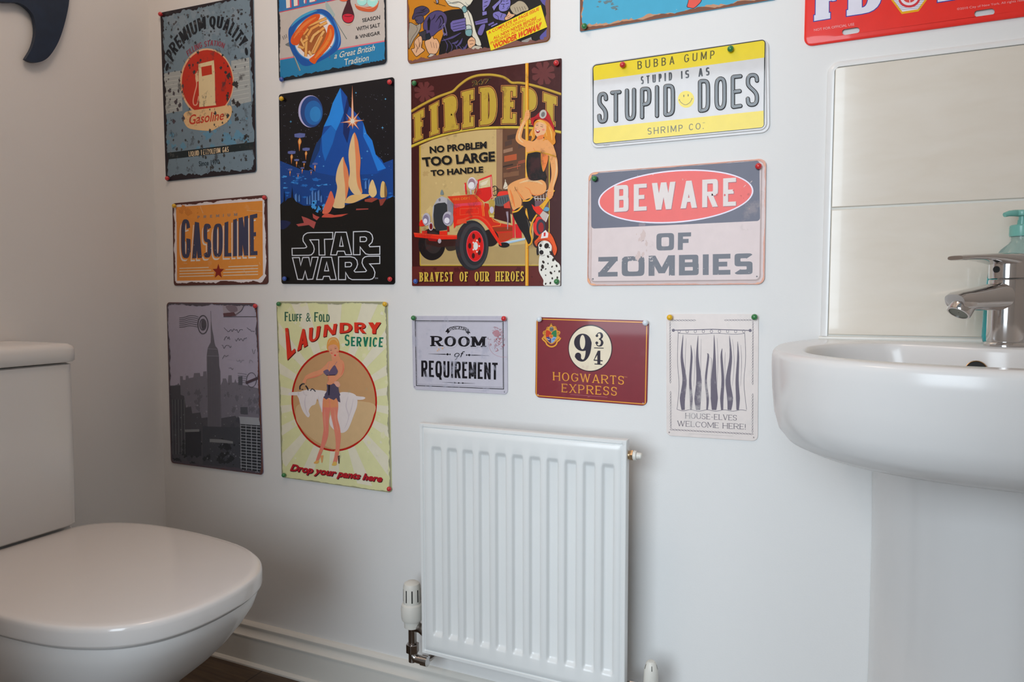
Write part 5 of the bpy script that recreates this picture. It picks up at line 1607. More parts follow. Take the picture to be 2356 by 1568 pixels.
def big(ch, x0, x1, t0, b0, t1, b1, hw=23):
    for st in GL[ch]:
        pts = []
        for u, v in st:
            x = x0 + hw + (x1 - x0 - 2 * hw) * u
            f = (x - x0) / (x1 - x0)
            tp, bt = t0 + (t1 - t0) * f + hw, b0 + (b1 - b0) * f - hw
            pts.append((x, bt + (tp - bt) * v))
        closed_ = st[0] == st[-1]
        if len(pts) > 2:                       # round the corners of the stroke
            body = pts[:-1] if closed_ else pts
            rp_ = [] if closed_ else [pts[0]]
            m_ = len(body)
            for q_ in (range(m_) if closed_ else range(1, m_ - 1)):
                A_, B_, C_ = Vector(body[q_ - 1]), Vector(body[q_]), Vector(body[(q_ + 1) % m_])
                r1, r2 = min(.5 * (A_ - B_).length, 38), min(.5 * (C_ - B_).length, 38)
                sharp = (A_ - B_).normalized().dot((C_ - B_).normalized()) > -.3
                if sharp: r1, r2 = min(r1, 14), min(r2, 14)
                S0, S2 = B_ + (A_ - B_).normalized() * r1, B_ + (C_ - B_).normalized() * r2
                rp_ += [tuple(S0 * (1 - t_) ** 2 + B_ * 2 * t_ * (1 - t_) + S2 * t_ ** 2) for t_ in (0, .25, .5, .75, 1)]
            rp_.append(rp_[0] if closed_ else pts[-1])
            pts = [rp_[0]] + [b_ for a_, b_ in zip(rp_, rp_[1:]) if (Vector(a_) - Vector(b_)).length > .5]
        lvls = ((1.0, .0), (.93, .0011), (.62, .0016))
        for (wa, la), (wb, lb2) in zip(lvls, lvls[1:]):
            qa, qb = s.rib(pts, 2 * hw * wa), s.rib(pts, 2 * hw * wb)
            for a_, b_ in zip(qa, qb):
                for i0, i1 in ((0, 1), (3, 2)):
                    mbL.face([s.w(a_[i0], la + .0003), s.w(a_[i1], la + .0003), s.w(b_[i1], lb2 + .0003), s.w(b_[i0], lb2 + .0003)], miL)
        for ia, a_ in enumerate(s.rib(pts, 2 * hw * .62)):
            mbL.face([s.w(p_, .0019 + (ia % 5) * 1e-6) for p_ in a_], miL)
        if st[0] != st[-1]:
            for e in (0, -1):
                c_ = pts[e]
                rows = [[s.w((c_[0] + hw * wa * math.cos(2 * PI * i / 20), c_[1] + hw * wa * math.sin(2 * PI * i / 20)), la + .000308) for i in range(20)] for wa, la in lvls]
                mbL.grid(rows, True, miL, False, True)


for ch, x0, x1, t0, b0, t1, b1 in (('S', 200, 314, 955, 1284, 940, 1272), ('T', 333, 453, 938, 1270, 926, 1264), ('U', 484, 603, 916, 1256, 904, 1240), ('P', 640, 760, 902, 1236, 888, 1222), ('I', 792, 840, 882, 1222, 876, 1216), ('D', 880, 1003, 870, 1212, 860, 1196),
                                   ('D', 1236, 1364, 822, 1170, 808, 1156), ('O', 1406, 1534, 794, 1150, 782, 1136), ('E', 1574, 1698, 776, 1132, 764, 1114), ('S', 1728, 1868, 760, 1114, 748, 1098)):
    big(ch, x0, x1, t0, b0, t1, b1)
s.ell(1115, 1025, 84, 87, (238, 216, 50), part='emblem')
s.ell(1092, 990, 5, 13, (70, 62, 20), part='emblem'); s.ell(1137, 984, 5, 13, (70, 62, 20), part='emblem')
s.line([(1046, 1030), (1064, 1058), (1108, 1082), (1152, 1060), (1178, 1018)], 5, (70, 62, 20), smooth=True, part='emblem')
s.line([(1040, 1036), (1052, 1026)], 5, (70, 62, 20), part='emblem'); s.line([(1170, 1014), (1182, 1020)], 5, (70, 62, 20), part='emblem')
s.btext('MADE IN', [(266, 1495), (326, 1491)], [(266, 1504), (326, 1500)], (110, 110, 112))

# --- beware sign
s = Sign('beware', 'metal_sign', 'pink-grey tin sign with a red oval on a slate block, orange worn corners', [(1354.3, 396.5), (1763.5, 363.9), (1759.4, 654), (1351.2, 657)], (206, 192, 192), .84, r=12, front=.0024, rim=[(.0060, -.0004), (.0085, -.0022), (.0115, -.0022)],
         wear=(rust(.84, (170, 150, 146)), 12, .60, .35), rough=.38, coat=.2)
s.tf(1340, 350, 4.9)
BW = (86, 86, 104)
s.poly(rr([(100, 243), (1998, 98), (2004, 775), (104, 862)], 36), BW)
s.ell(1055, 500, 874, 297, (222, 216, 232), sh=-.0716, n=72)
s.ell(1055, 500, 857, 281, (224, 86, 80), sh=-.0716, n=72)
s.text('BEWARE', [(368, 386), (1740, 296)], [(366, 682), (1738, 610)], (150, 74, 86), tv=.185, th=.15, n=5, gap=.19)
s.text('BEWARE', [(362, 378), (1734, 288)], [(361, 675), (1732, 603)], (212, 204, 202), tv=.185, th=.15, n=5, gap=.19)
GY = (92, 94, 104)
s.text('OF', [(837, 916), (1228, 903)], [(837, 1110), (1224, 1098)], GY, tv=.29, th=.235, n=6, gap=.22)
s.text('ZOMBIES', [(184, 1182), (1920, 1138)], [(182, 1403), (1920, 1375)], GY, tv=.29, th=.23, n=6, gap=.2)
s.blots((212, 202, 200), 26, (440, 1170, 640, 1240), 13, flat=.35)
s.blots((212, 202, 200), 24, (695, 1165, 800, 1240), 14, flat=.35)
s.blots((208, 196, 196), 26, (190, 1170, 1910, 1390), 7)
s.blots((236, 150, 140), 26, (1430, 580, 1900, 650), 9, flat=.3)
s.blots((238, 190, 170), 10, (600, 240, 1200, 340), 10)
s.blots((200, 70, 66), 8, (1500, 420, 1900, 520), 18)
s.line([(1820, 395), (1842, 372)], 5, (236, 206, 200)); s.line([(1895, 345), (1915, 325)], 5, (236, 206, 200))
s.poly([(640, 800), (715, 795), (712, 835), (640, 838)], (122, 110, 122))
s.blots((196, 176, 172), 10, (590, 880, 730, 1200), 34, flat=2.0)
OR = (234, 168, 116)
for cpt, dx, dy in (((72, 232), 1, 1), ((2072, 76), -1, 1), ((2055, 1490), -1, -1), ((57, 1504), 1, -1)):
    s.poly([(cpt[0] + dx * 2, cpt[1] + dy * 62), (cpt[0] + dx * 8, cpt[1] + dy * 20), (cpt[0] + dx * 22, cpt[1] + dy * 5), (cpt[0] + dx * 110, cpt[1] + dy * 1), (cpt[0] + dx * 84, cpt[1] + dy * 20), (cpt[0] + dx * 40, cpt[1] + dy * 26), (cpt[0] + dx * 34, cpt[1] + dy * 48), (cpt[0] + dx * 12, cpt[1] + dy * 90)], OR, smooth=True)
s.ell(123, 1428, 9, 9, (96, 90, 92)); s.ell(1968, 1400, 10, 9, (110, 104, 104))
s.edge((206, 150, 130), .0011, .0007)

# --- room sign
s = Sign('room', 'metal_sign', 'small grey tin sign with black slab lettering in a thin black frame', [(947.1, 726.2), (1166.5, 726.5), (1168.2, 907.3), (950.3, 895.5)], (172, 172, 184), .70, r=9, wear=(tuple(lin(v) / .7 for v in (152, 152, 166)), 26, .54, .7))
s.tf(935, 715, 7.84)
BK = (30, 29, 33)
fr = [(160, 176), (1744, 187), (1754, 1408), (181, 1344)]
s.line(fr, 13, BK, closed=True, part='border')
s.line([(182, 200), (1728, 208), (1738, 1378), (200, 1318)], 4, (70, 70, 78), closed=True, part='border')
s.poly([(745, 312), (700, 378), (738, 384), (738, 416), (786, 372), (778, 330)], BK); s.poly([(1116, 322), (1156, 402), (1124, 398), (1120, 430), (1072, 384), (1080, 340)], BK)
s.poly([(742, 318), (790, 292), (860, 276), (930, 272), (1000, 278), (1070, 296), (1122, 326), (1104, 384), (1050, 352), (990, 336), (930, 330), (870, 334), (810, 346), (762, 372)], BK)
s.text('HOGWARTS', [(762, 312), (840, 290), (930, 281), (1020, 290), (1110, 322)], [(772, 358), (850, 332), (930, 324), (1010, 332), (1098, 368)], (182, 182, 194), tv=.2, th=.13, sf=.05, gap=.14)
rt, rb = [(450, 450), (1424, 462)], [(450, 634), (1420, 650)]
kw = dict(tv=.30, th=.12, sf=.12, gap=.2)
s.text('ROOM', rt, rb, (120, 120, 132), g=.015, shift=(20, 24), **kw)
s.text('ROOM', rt, rb, (176, 176, 188), g=-.006, shift=(20, 24), **kw)
s.text('ROOM', rt, rb, BK, **kw)
s.btext('of', [(862, 715), (1056, 728)], [(862, 828), (1056, 838)], BK, shear=.3)
s.line([(930, 800), (905, 860), (872, 882)], [14, 12, 6], BK, smooth=True, part='lettering')
for a_, b_, d1, d2 in (((398, 774), (705, 780), 742, 788), ((1490, 803), (1170, 796), 1135, 1086)):
    s.line([a_, b_], [3, 16], BK)
    yy = 781 if d1 < 1000 else 794
    s.poly([(d1 - 30, yy), (d1, yy - 22), (d1 + 30, yy), (d1, yy + 22)], BK); s.ell(d2, yy, 11, 15, BK)
s.line([(705, 780), (796, 783)], 7, BK); s.line([(1078, 793), (1170, 796)], 7, BK)
s.text('REQUIREMENT', [(268, 890), (1648, 934)], [(270, 1185), (1646, 1238)], BK, tv=.135, th=.13, n=3.0, gap=.085)
s.line([(648, 1283), (870, 1294), (945, 1297), (1020, 1299), (1240, 1306)], [2, 10, 4, 10, 2], BK)
for x_, y_ in ((872, 1294), (945, 1297), (1018, 1299)):
    s.poly([(x_ - 20, y_), (x_, y_ - 15), (x_ + 20, y_), (x_, y_ + 15)], BK)
for i in range(46):
    an, rd = s.rnd.uniform(0, 2 * PI), s.rnd.uniform(0, 1) ** .6
    x_, y_ = 1640 + 150 * rd * math.cos(an), 510 + 220 * rd * math.sin(an)
    a0 = s.rnd.uniform(0, 6)
    q = s.rnd.uniform(10, 30)
    s.line([(x_ + q * math.cos(a0 + t), y_ + q * math.sin(a0 + t)) for t in (0, .8, 1.6, 2.4, 3.2)], s.rnd.uniform(4, 8), (150, 70, 74) if i % 3 else (140, 96, 108), smooth=True)
s.line([(1490, 540), (1500, 660), (1560, 760), (1680, 820), (1810, 830)], 4, (172, 120, 128), smooth=True)
s.poly([(1560, 380), (1640, 340), (1690, 400), (1650, 460), (1590, 450)], (160, 120, 130), smooth=True)
s.blots((196, 160, 130), 6, (560, 660, 680, 760), 26)
s.ell(152, 1364, 8, 7, (90, 90, 96)); s.ell(1768, 1458, 5, 12, (70, 70, 76))

# --- maroon platform sign
s = Sign('platform', 'metal_sign', 'maroon railway platform sign with 9 3/4 in a cream circle and a small crest', [(1233.9, 728.9), (1493.1, 737.3), (1488.4, 933.5), (1231, 913.3)], (122, 50, 58), .78, r=10, rough=.33, coat=.3,
         wear=(rust(.78, (140, 70, 80)), 8, .55, .3))
s.tf(1220, 715, 6.818)
GD = (236, 166, 66)
s.line(rr([(108, 124), (1828, 180), (1804, 1460), (94, 1326)], 26), 15, GD, closed=True, part='border')
s.ell(942, 583, 349, 372, (74, 34, 44), n=72); s.ell(942, 583, 342, 364, (44, 34, 42), n=72)
s.ell(940, 585, 334, 352, (224, 216, 194), n=72)
IK = (44, 38, 50)
s.ell(822, 492, 135, 137, IK)
s.poly([(870, 430), (955, 470), (958, 560), (940, 660), (905, 735), (860, 780), (815, 794), (762, 782), (722, 752), (702, 705), (790, 700), (798, 742), (830, 762), (856, 720), (868, 640), (866, 560)], IK, smooth=True)
s.ell(750, 700, 48, 48, IK)
s.ell(820, 488, 42, 112, (224, 216, 194))
s.line([(1044, 388), (1056, 356), (1085, 342), (1112, 356), (1124, 390), (1112, 424), (1078, 442)], [12, 14, 18, 34, 40, 28, 12], IK, smooth=True)
s.line([(1078, 440), (1112, 456), (1128, 496), (1112, 536), (1076, 550), (1046, 534), (1038, 508)], [12, 28, 42, 34, 16, 14, 12], IK, smooth=True)
s.ell(1046, 388, 21, 21, IK); s.ell(1044, 500, 22, 22, IK)
s.line([(1002, 578), (1152, 583)], 13, IK)
s.poly([(1060, 622), (1100, 622), (1100, 836), (1052, 836), (1052, 700), (1014, 762), (996, 766)], IK)
s.poly([(1052, 690), (1050, 766), (1008, 764)], (224, 216, 194))
s.line([(996, 770), (1136, 782)], 18, IK); s.line([(1008, 830), (1128, 838)], 15, IK)
s.text('HOGWARTS', [(358, 955), (1468, 1020)], [(360, 1086), (1470, 1156)], GD, tv=.135, th=.085, sf=.045, gap=.24)
s.text('EXPRESS', [(496, 1138), (1358, 1192)], [(494, 1272), (1358, 1330)], GD, tv=.135, th=.085, sf=.045, gap=.26)
s.btext('TM', [(1474, 1026), (1520, 1029)], [(1474, 1044), (1520, 1047)], (190, 120, 90))
s.line([(630, 1308), (1210, 1352)], 5, (176, 110, 118)); s.line([(900, 1344), (932, 1346)], 5, (176, 110, 118))
s.ell(122, 1312, 11, 11, (180, 150, 150)); s.ell(1770, 1446, 11, 11, (180, 150, 150))
# crest
G1, G2 = (206, 146, 58), (116, 74, 40)
k_ = dict(part='emblem')
s.poly([(330, 196), (352, 236), (398, 240), (412, 268), (428, 306), (466, 320), (470, 350), (450, 390), (482, 430), (440, 440), (420, 462), (330, 520), (240, 456), (222, 436), (184, 424), (212, 386), (196, 352), (208, 316), (248, 300), (262, 252), (300, 244)], G1, smooth=True, **k_)
for x_, y_ in ((300, 220), (330, 205), (362, 224), (226, 336), (226, 372), (440, 346), (442, 384), (404, 262), (262, 268)):
    s.line([(x_ - 12, y_ + 12), (x_ - 8, y_ - 10), (x_ + 8, y_ - 12), (x_ + 10, y_ + 6), (x_, y_ + 8)], 6, G2, smooth=True, **k_)
s.poly([(256, 300), (320, 330), (330, 400), (252, 420), (244, 360)], (186, 62, 40), smooth=True, **k_)
s.poly([(410, 300), (345, 330), (335, 400), (408, 420), (420, 350)], (52, 120, 76), smooth=True, **k_)
s.poly([(248, 412), (326, 396), (328, 506), (286, 480)], (66, 66, 120), **k_)
s.poly([(412, 412), (334, 396), (332, 506), (376, 480)], (120, 160, 206), **k_)
s.line([(262, 430), (290, 450), (310, 440)], 7, (220, 216, 220), **k_); s.line([(350, 450), (380, 436), (395, 446)], 7, (60, 60, 110), **k_)
s.line([(246, 290), (248, 420), (330, 512), (414, 420), (414, 290)], 7, G1, smooth=True, **k_)
s.poly([(300, 372), (358, 372), (356, 418), (330, 432), (304, 418)], (216, 150, 60), **k_)
s.text('H', [(316, 380), (346, 380)], [(316, 416), (346, 416)], (190, 60, 44), tv=.28, th=.2, sf=.08, part='emblem')
s.ell(336, 284, 32, 38, (104, 104, 104), **k_); s.line([(312, 282), (362, 290)], 6, (50, 48, 50), **k_); s.line([(322, 262), (350, 262)], 7, (170, 170, 168), **k_)
rb = [(188, 424), (206, 452), (244, 486), (262, 524), (300, 552), (340, 560), (380, 548), (410, 520), (424, 482), (456, 456), (478, 420)]
s.line(rb, 30, (110, 62, 36), smooth=True, **k_); s.line(rb, 22, (226, 158, 62), smooth=True, **k_)

# --- pale sign with chain border (a plain curtain stands in for its picture)
s = Sign('pale', 'metal_sign', 'pale paper-coloured sign with a grey chain border and grey capitals at the bottom', [(1532.9, 721.9), (1745.4, 722.3), (1743.4, 1014.5), (1533.4, 1001.6)], (210, 206, 205), .84, r=9, rough=.5, coat=.1,
         wear=(tuple(lin(v) / .84 for v in (200, 194, 190)), 12, .55, .5))
s.tf(1520, 710, 5.058)
IN = (96, 92, 104)


def chain(a, b_, n):
    A, B_ = Vector(a), Vector(b_)
    d = (B_ - A) / n
    u = d.normalized()
    v = Vector((-u.y, u.x))
    for i in range(n):
        c_ = A + d * (i + .5)
        L_ = d.length * .62
        q = [tuple(c_ - u * L_), tuple(c_ + v * 8 - u * 4), tuple(c_ + u * L_), tuple(c_ - v * 8 + u * 4)]
        s.add(s.rib(q, 4, True), (108, 104, 114), part='border', lift=STEP * 3)


chain((132, 134), (405, 134), 8); chain((746, 132), (1076, 130), 10)
chain((110, 156), (113, 862), 22); chain((116, 962), (119, 1388), 13)
chain((1075, 146), (1071, 878), 22); chain((1072, 990), (1069, 1438), 13)
chain((112, 1404), (1076, 1458), 27)
s.text('HOUSE-ELVES', [(288, 1211), (886, 1236)], [(288, 1274), (886, 1300)], IN, tv=.12, th=.07, sf=.05, gap=.16)
s.text('WELCOME HERE!', [(194, 1300), (992, 1340)], [(194, 1364), (992, 1404)], IN, tv=.12, th=.07, sf=.05, gap=.16, sp=.4)
s.line([(328, 1452), (842, 1480)], 3, (170, 166, 168))
s.ell(100, 1437, 8, 10, (140, 134, 134)); s.ell(1083, 1496, 8, 9, (140, 134, 134))
FD = (104, 100, 114)
# a plain curtain hanging from a rail
s.sec('curtain_drawing')
s.line([(150, 250), (600, 238), (1040, 252)], 10, FD); s.ell(148, 250, 18, 18, FD); s.ell(1042, 252, 18, 18, FD)
for i in range(9):
    x_ = 215 + i * 94
    s.line([(x_ + 14 * math.cos(2 * PI * k / 12), 262 + 18 * math.sin(2 * PI * k / 12)) for k in range(12)], 5, FD, closed=True)
s.line([(200, 282), (420, 296), (640, 284), (860, 296), (980, 284)], 5, FD, smooth=True)
s.line([(205, 284), (196, 600), (215, 900), (190, 1168)], 5, FD, smooth=True)
s.line([(978, 284), (990, 560), (970, 860), (1000, 1172)], 5, FD, smooth=True)
for x_, w0, w1, y0, dx in ((262, 14, 62, 300, -16), (352, 10, 34, 420, 8), (436, 16, 78, 310, -10), (540, 8, 30, 520, 14), (622, 14, 84, 300, 4), (716, 10, 40, 460, -8), (800, 16, 70, 310, 16), (896, 10, 46, 380, 6)):
    s.line([(x_, y0), (x_ + dx, 560), (x_ - dx, 830), (x_ + dx * .5, 1040), (x_, 1176)], [3, w0 + 14, w1 * .8, w1, w1 * .6], FD, smooth=True)
    s.line([(x_ + 36, y0 + 40), (x_ + 40 + dx, 620), (x_ + 34, 900)], [2, 6, 2], (150, 146, 154), smooth=True)
s.line([(190, 1168), (260, 1186), (350, 1172), (440, 1190), (540, 1174), (640, 1190), (740, 1174), (840, 1190), (930, 1174), (1000, 1184)], 5, FD, smooth=True)

for s in SIGNS.values():
    s.done()

# ------------------------------------------------------------------ push pins
PINC = dict(red=(.62, .03, .035), green=(.035, .20, .06), blue=(.04, .10, .42), yellow=(.80, .46, .02), white=(.72, .78, .84))
PINM = {k: mat('pin_%s_plastic' % k, v, .22, coat=.5, noise=.03) for k, v in PINC.items()}
PINME = {}


def pin(col, px, py, y0, where, r=.0052):
    if col not in PINME:
        b = MB()
        R_ = .0052
        prof = [(.0022, 0), (.0026, .0008)] + [(max(1e-4, R_ * math.sin(PI * k / 14)), .001 + R_ * .92 * (1 - math.cos(PI * k / 14))) for k in range(2, 15)]
        b.lathe(prof, (0, 0, 0), (0, -1, 0), 24)
        o = b.build('push_pin', PINM[col], None)
        PINME[col] = o.data
    else:
        o = link('push_pin', PINME[col])
    # the head stands in front of the sheet: aim the pixel at the middle of the ball
    q = P(px, py, -y0 - .0055)
    o.location = (q.x, -y0, q.z)
    tag(o, '%s ball-headed push pin at the %s' % (col, where), 'push pin', 'push pins holding the signs')


PINS = [('red', 368.9, 32.6, .0022, 'top left corner of the petrol pump sign'), ('red', 384.6, 410, .0022, 'bottom left corner of the petrol pump sign'),
        ('yellow', 400.6, 473.3, .0022, 'top left corner of the small orange gasoline sign'), ('red', 608.2, 454.6, .0022, 'top right corner of the small orange gasoline sign'),
        ('red', 587, 703.6, .0022, 'top right corner of the grey skyline sign'), ('blue', 648, 182.6, .0022, 'bottom left corner of the sausages and chips sign'),
        ('yellow', 647.6, 227, .0022, 'top left corner of the starry space sign'), ('red', 896.3, 189, .0022, 'top right corner of the starry space sign'),
        ('blue', 654.8, 640.7, .0022, 'bottom left corner of the starry space sign'), ('red', 897.2, 641.8, .0022, 'bottom right corner of the starry space sign'),
        ('green', 953.2, 191.6, .0022, 'top left corner of the fire engine sign'), ('red', 1279.8, 145, .0022, 'top right corner of the fire engine sign'),
        ('blue', 956.4, 646.8, .0022, 'bottom left corner of the fire engine sign'), ('green', 1280.6, 647.2, .0022, 'bottom right corner of the fire engine sign'),
        ('green', 640.9, 698.8, .0022, 'top left corner of the laundry sign'), ('yellow', 885.4, 699.2, .0022, 'top right corner of the laundry sign'),
        ('green', 652.9, 1092.4, .0022, 'bottom left corner of the laundry sign'), ('red', 895.1, 1124.2, .0022, 'bottom right corner of the laundry sign'),
        ('green', 951.2, 731, .0022, 'top left corner of the small grey slab-lettered sign'), ('red', 1159.2, 732.4, .0022, 'top right corner of the small grey slab-lettered sign'),
        ('white', 1241, 734, .0022, 'top left corner of the maroon platform sign'), ('white', 1484.7, 742.6, .0022, 'top right corner of the maroon platform sign'),
        ('yellow', 1540.8, 729.8, .0022, 'top left corner of the pale chain-bordered sign'), ('green', 1735.9, 728.9, .0022, 'top right corner of the pale chain-bordered sign'),
        ('red', 1432.5, 149, .0046, 'upper left of the yellow plate'), ('green', 1680.8, 112.3, .0046, 'upper right of the yellow plate'),
        ('green', 1367.6, 410.6, .0046, 'top left corner of the red oval beware sign'), ('red', 1745, 382, .0046, 'top right corner of the red oval beware sign'),
        ('green', 1344.5, 60.3, .0022, 'bottom left corner of the turquoise sign')]
for q in PINS:
    pin(*q)

# ------------------------------------------------------------------ tiled splashback beside the basin
tile_m = bpy.data.materials.new('beige_tile_glaze')
tile_m.use_nodes = True
nt = tile_m.node_tree
bs = nt.nodes['Principled BSDF']
tc = nt.nodes.new('ShaderNodeTexCoord')
mp = nt.nodes.new('ShaderNodeMapping'); mp.inputs['Scale'].default_value = (5, 5, 16)
ns = nt.nodes.new('ShaderNodeTexNoise'); ns.inputs['Scale'].default_value = 2.2; ns.inputs['Detail'].default_value = 7; ns.inputs['Distortion'].default_value = .6
rp = nt.nodes.new('ShaderNodeValToRGB')
rp.color_ramp.elements[0].position = .3; rp.color_ramp.elements[0].color = (.74, .67, .575, 1)
rp.color_ramp.elements[1].position = .75; rp.color_ramp.elements[1].color = (.78, .72, .635, 1)
nt.links.new(tc.outputs['Object'], mp.inputs[0]); nt.links.new(mp.outputs[0], ns.inputs['Vector'])
nt.links.new(ns.outputs['Fac'], rp.inputs[0]); nt.links.new(rp.outputs[0], bs.inputs['Base Color'])
bs.inputs['Roughness'].default_value = .16
bs.inputs['Coat Weight'].default_value = .3
grout_m = mat('white_grout', (.78, .76, .70), .6)
bead_m = mat('white_plastic_bead', (.80, .80, .79), .3, coat=.2)
TB, TT, TX, TE = .822, 1.2455, .004, .472
root = empty('tiled_splashback', (TX, 0, TB), 'glossy beige tiled splashback with a white edge bead above the wash basin', 'tiles')
O = Vector((TX, 0, TB))
b = MB(); b.box((0, -.0045, 0), (TE - TX, -.0002, TT - TB)); b.build('grout', grout_m, root, smooth=False)
for z0, z1 in ((1.0275, TT - .001), (TB + .003, 1.0235)):
    for x0, x1 in ((.001, .3010), (.3040, TE - TX)):
        b = MB(); b.box((x0, -.0078, z0 - TB), (x1, -.0040, z1 - TB))
        o = b.build('tile', tile_m, root, bevel=.0012)
b = MB()                                            # quarter-round trim along the left and top edges
prof = [(0, 0)] + [(.0105 * math.sin(PI / 2 * k / 6), -.0084 * math.cos(PI / 2 * k / 6)) for k in range(7)] + [(.0105, 0)]
prof = [(-d, y) for d, y in prof]
path = [(0, 0, 'v0'), (0, TT - TB - .004, 'v1')]
rows = [[(d, y, 0) for d, y in prof], [(d, y, TT - TB - .008) for d, y in prof]]
for k in range(1, 7):
    a = PI / 2 * k / 6
    rows.append([((d - .008) * math.cos(a) + .008, y, TT - TB - .008 + (.008 - d) * math.sin(a)) for d, y in prof])
rows.append([(TE - TX, y, TT - TB - d) for d, y in prof])
b.grid(rows, False)
b.build('edge_trim', bead_m, root, angle=40)
b = MB(); b.tube([(-.012, -.002, -.0035), (.0, -.006, -.003), (.10, -.008, -.0025), (TE - TX, -.008, -.0025)], .0034, 10)
b.build('silicone_bead', mat('white_silicone', (.80, .78, .73), .4), root)

# ------------------------------------------------------------------ radiator
rad_m = mat('radiator_white_enamel', (.80, .81, .80), .32, coat=.2, noise=.01)
val_m = mat('valve_white_plastic', (.74, .72, .66), .4)
chr_m = mat('chrome', (.60, .58, .57), .10, metal=1.0, noise=.01)
nkl_m = mat('nickel_fitting', (.42, .38, .36), .2, metal=1.0)
slot_m = mat('dark_slot', (.012, .012, .012), .6)
brass_m = mat('brass', (.62, .44, .26), .3, metal=1.0)
RX0, RX1, RZ0, RZ1, RY = -.7125, -.3015, .183, .643, -.095
rc = Vector(((RX0 + RX1) / 2, 0, RZ0))
root = empty('radiator', rc, 'white pressed-steel wall radiator with eleven upright grooves under the small signs', 'radiator')
W_, Hh = RX1 - RX0, RZ1 - RZ0
NC = 11
c0, c1 = -.678 + .003 - rc.x, -.334 - rc.x
pit = (c1 - c0) / (NC - 1)


def sm(t):
    t = max(0.0, min(1.0, t))
    return t * t * (3 - 2 * t)


xs = [-W_ / 2, -W_ / 2 + .0012, -W_ / 2 + .0065, -W_ / 2 + .0080, -W_ / 2 + .0108]
for i in range(NC):
    xc = c0 + i * pit
    hw = pit * .36
    for u in (-1, -.9, -.8, -.68, -.58, -.3, 0, .3, .58, .68, .8, .9, 1):
        xs.append(xc + u * hw)
    if i < NC - 1:
        xs.append(xc + pit / 2)
xs += [W_ / 2 - .0108, W_ / 2 - .0080, W_ / 2 - .0065, W_ / 2 - .0012, W_ / 2]
zb, zt = .0385, .4185
zs = [0, .0012, .0065, .0080, .0108, .02] + [zb + .012 * k / 6 for k in range(7)] + [.12, .2, .3] + [zt - .012 * (6 - k) / 6 for k in range(7)] + [Hh - .02, Hh - .0108, Hh - .0080, Hh - .0065, Hh - .0012, Hh]


def depth(x, z):
    e = min(x + W_ / 2, W_ / 2 - x, z, Hh - z)
    d = 0.0
    if e < .0011: d = .0022
    elif e < .0070: d = .0
    elif e < .0100: d = .0022
    best = 0
    for i in range(NC):
        u = abs(x - (c0 + i * pit)) / (pit * .36)
        if u < 1:
            best = max(best, sm((1 - u) / .42))
    v = min(1, max(0, (z - zb) / .012)) * min(1, max(0, (zt - z) / .012))
    return RY + d + .0065 * best * sm(v)


b = MB()
b.grid([[(x, depth(x, z), z) for x in xs] for z in zs], False)
per = [(x, 0) for x in (-W_ / 2, W_ / 2)]
edge = [(-W_ / 2, 0), (W_ / 2, 0), (W_ / 2, Hh), (-W_ / 2, Hh)]
b.grid([[(x, RY + .0022, z) for x, z in edge], [(x, RY + .016, z) for x, z in edge]], True)
b.face([(x, RY + .016, z) for x, z in edge])
b.build('panel', rad_m, root, angle=50)
for sx in (-.13, .13):                               # brackets between panel and wall
    b = MB(); b.box((sx - .014, RY + .0165, .06), (sx + .014, -.001, .075)); b.box((sx - .014, RY + .0165, Hh - .09), (sx + .014, -.001, Hh - .075)); b.box((sx - .014, -.004, .05), (sx + .014, -.001, Hh - .07))
    b.build('wall_bracket', rad_m, root, smooth=False)
b = MB()                                             # fins behind the panel
for i in range(40):
    x = -W_ / 2 + .03 + i * (W_ - .06) / 39
    b.box((x - .0006, RY + .0165, .05), (x + .0006, RY + .042, Hh - .05))
b.build('convector_fins', rad_m, root, smooth=False)
# thermostatic valve at the left end
vx, vy = -.7495 - rc.x, -.070
b = MB()
b.lathe([(.0085, -.030), (.0085, .045), (.0105, .048), (.0105, .058), (.009, .060)], (vx, vy, .183 - RZ0 + .003 - .01), (0, 0, 1), 28)
b.tube([(vx, vy, .036), (vx + .02, vy, .036), (-W_ / 2 + .008, RY + .0085, .036)], .0095, 18)
v = b.build('thermostatic_valve', nkl_m, root, angle=40)
b = MB(); b.lathe([(.0085, -.012), (.0135, -.012), (.0135, .006), (.0085, .006)], (vx, vy, -.006), (0, 0, 1), 6); b.build('compression_nut', nkl_m, v, smooth=False, bevel=.001)
b = MB(); b.tube([(vx, vy, -.016)] + [(vx + .012 - .012 * math.cos(PI / 2 * k / 5), vy, -.018 - .012 * math.sin(PI / 2 * k / 5)) for k in range(6)] + [(vx + .034, vy, -.030)], .0085, 20)
b.lathe([(.0085, 0), (.0105, 0), (.0105, .014), (.0085, .014)], (vx + .022, vy, -.030), (1, 0, 0), 24); b.build('elbow', chr_m, v, angle=40)
b = MB(); b.tube([(vx + .028, vy + .002, -.030), (vx + .033, vy + .012, -.030), (vx + .034, -.0005, -.030)], .0062, 16); b.build('feed_pipe', nkl_m, v)
b = MB()
cz = .222 - RZ0
b.lathe([(.0125, -.003), (.0165, -.003), (.0165, .011), (.0205, .012), (.0222, .017), (.0226, .036), (.0208, .044), (.0180, .047), (.0175, .081), (.0155, .087), (.010, .0905), (.0005, .0915)], (vx, vy, cz), (0, 0, 1), 40)
b.build('valve_head', val_m, v, angle=30)
b = MB()
for k in range(9):
    a = -PI / 2 - .12 + 2 * PI * k / 9
    ca, sa = math.cos(a), math.sin(a)
    for r_ in (.0178,):
        q = []
        for da, zz in ((-.07, .052), (.07, .052), (.07, .077), (-.07, .077)):
            rr_ = .0179 if zz < .07 else .01745
            q.append((vx + rr_ * 1.012 * math.cos(a + da), vy + rr_ * 1.012 * math.sin(a + da), cz + zz))
        b.face(q)
b.build('vent_slot', slot_m, v, smooth=False, fix=False)
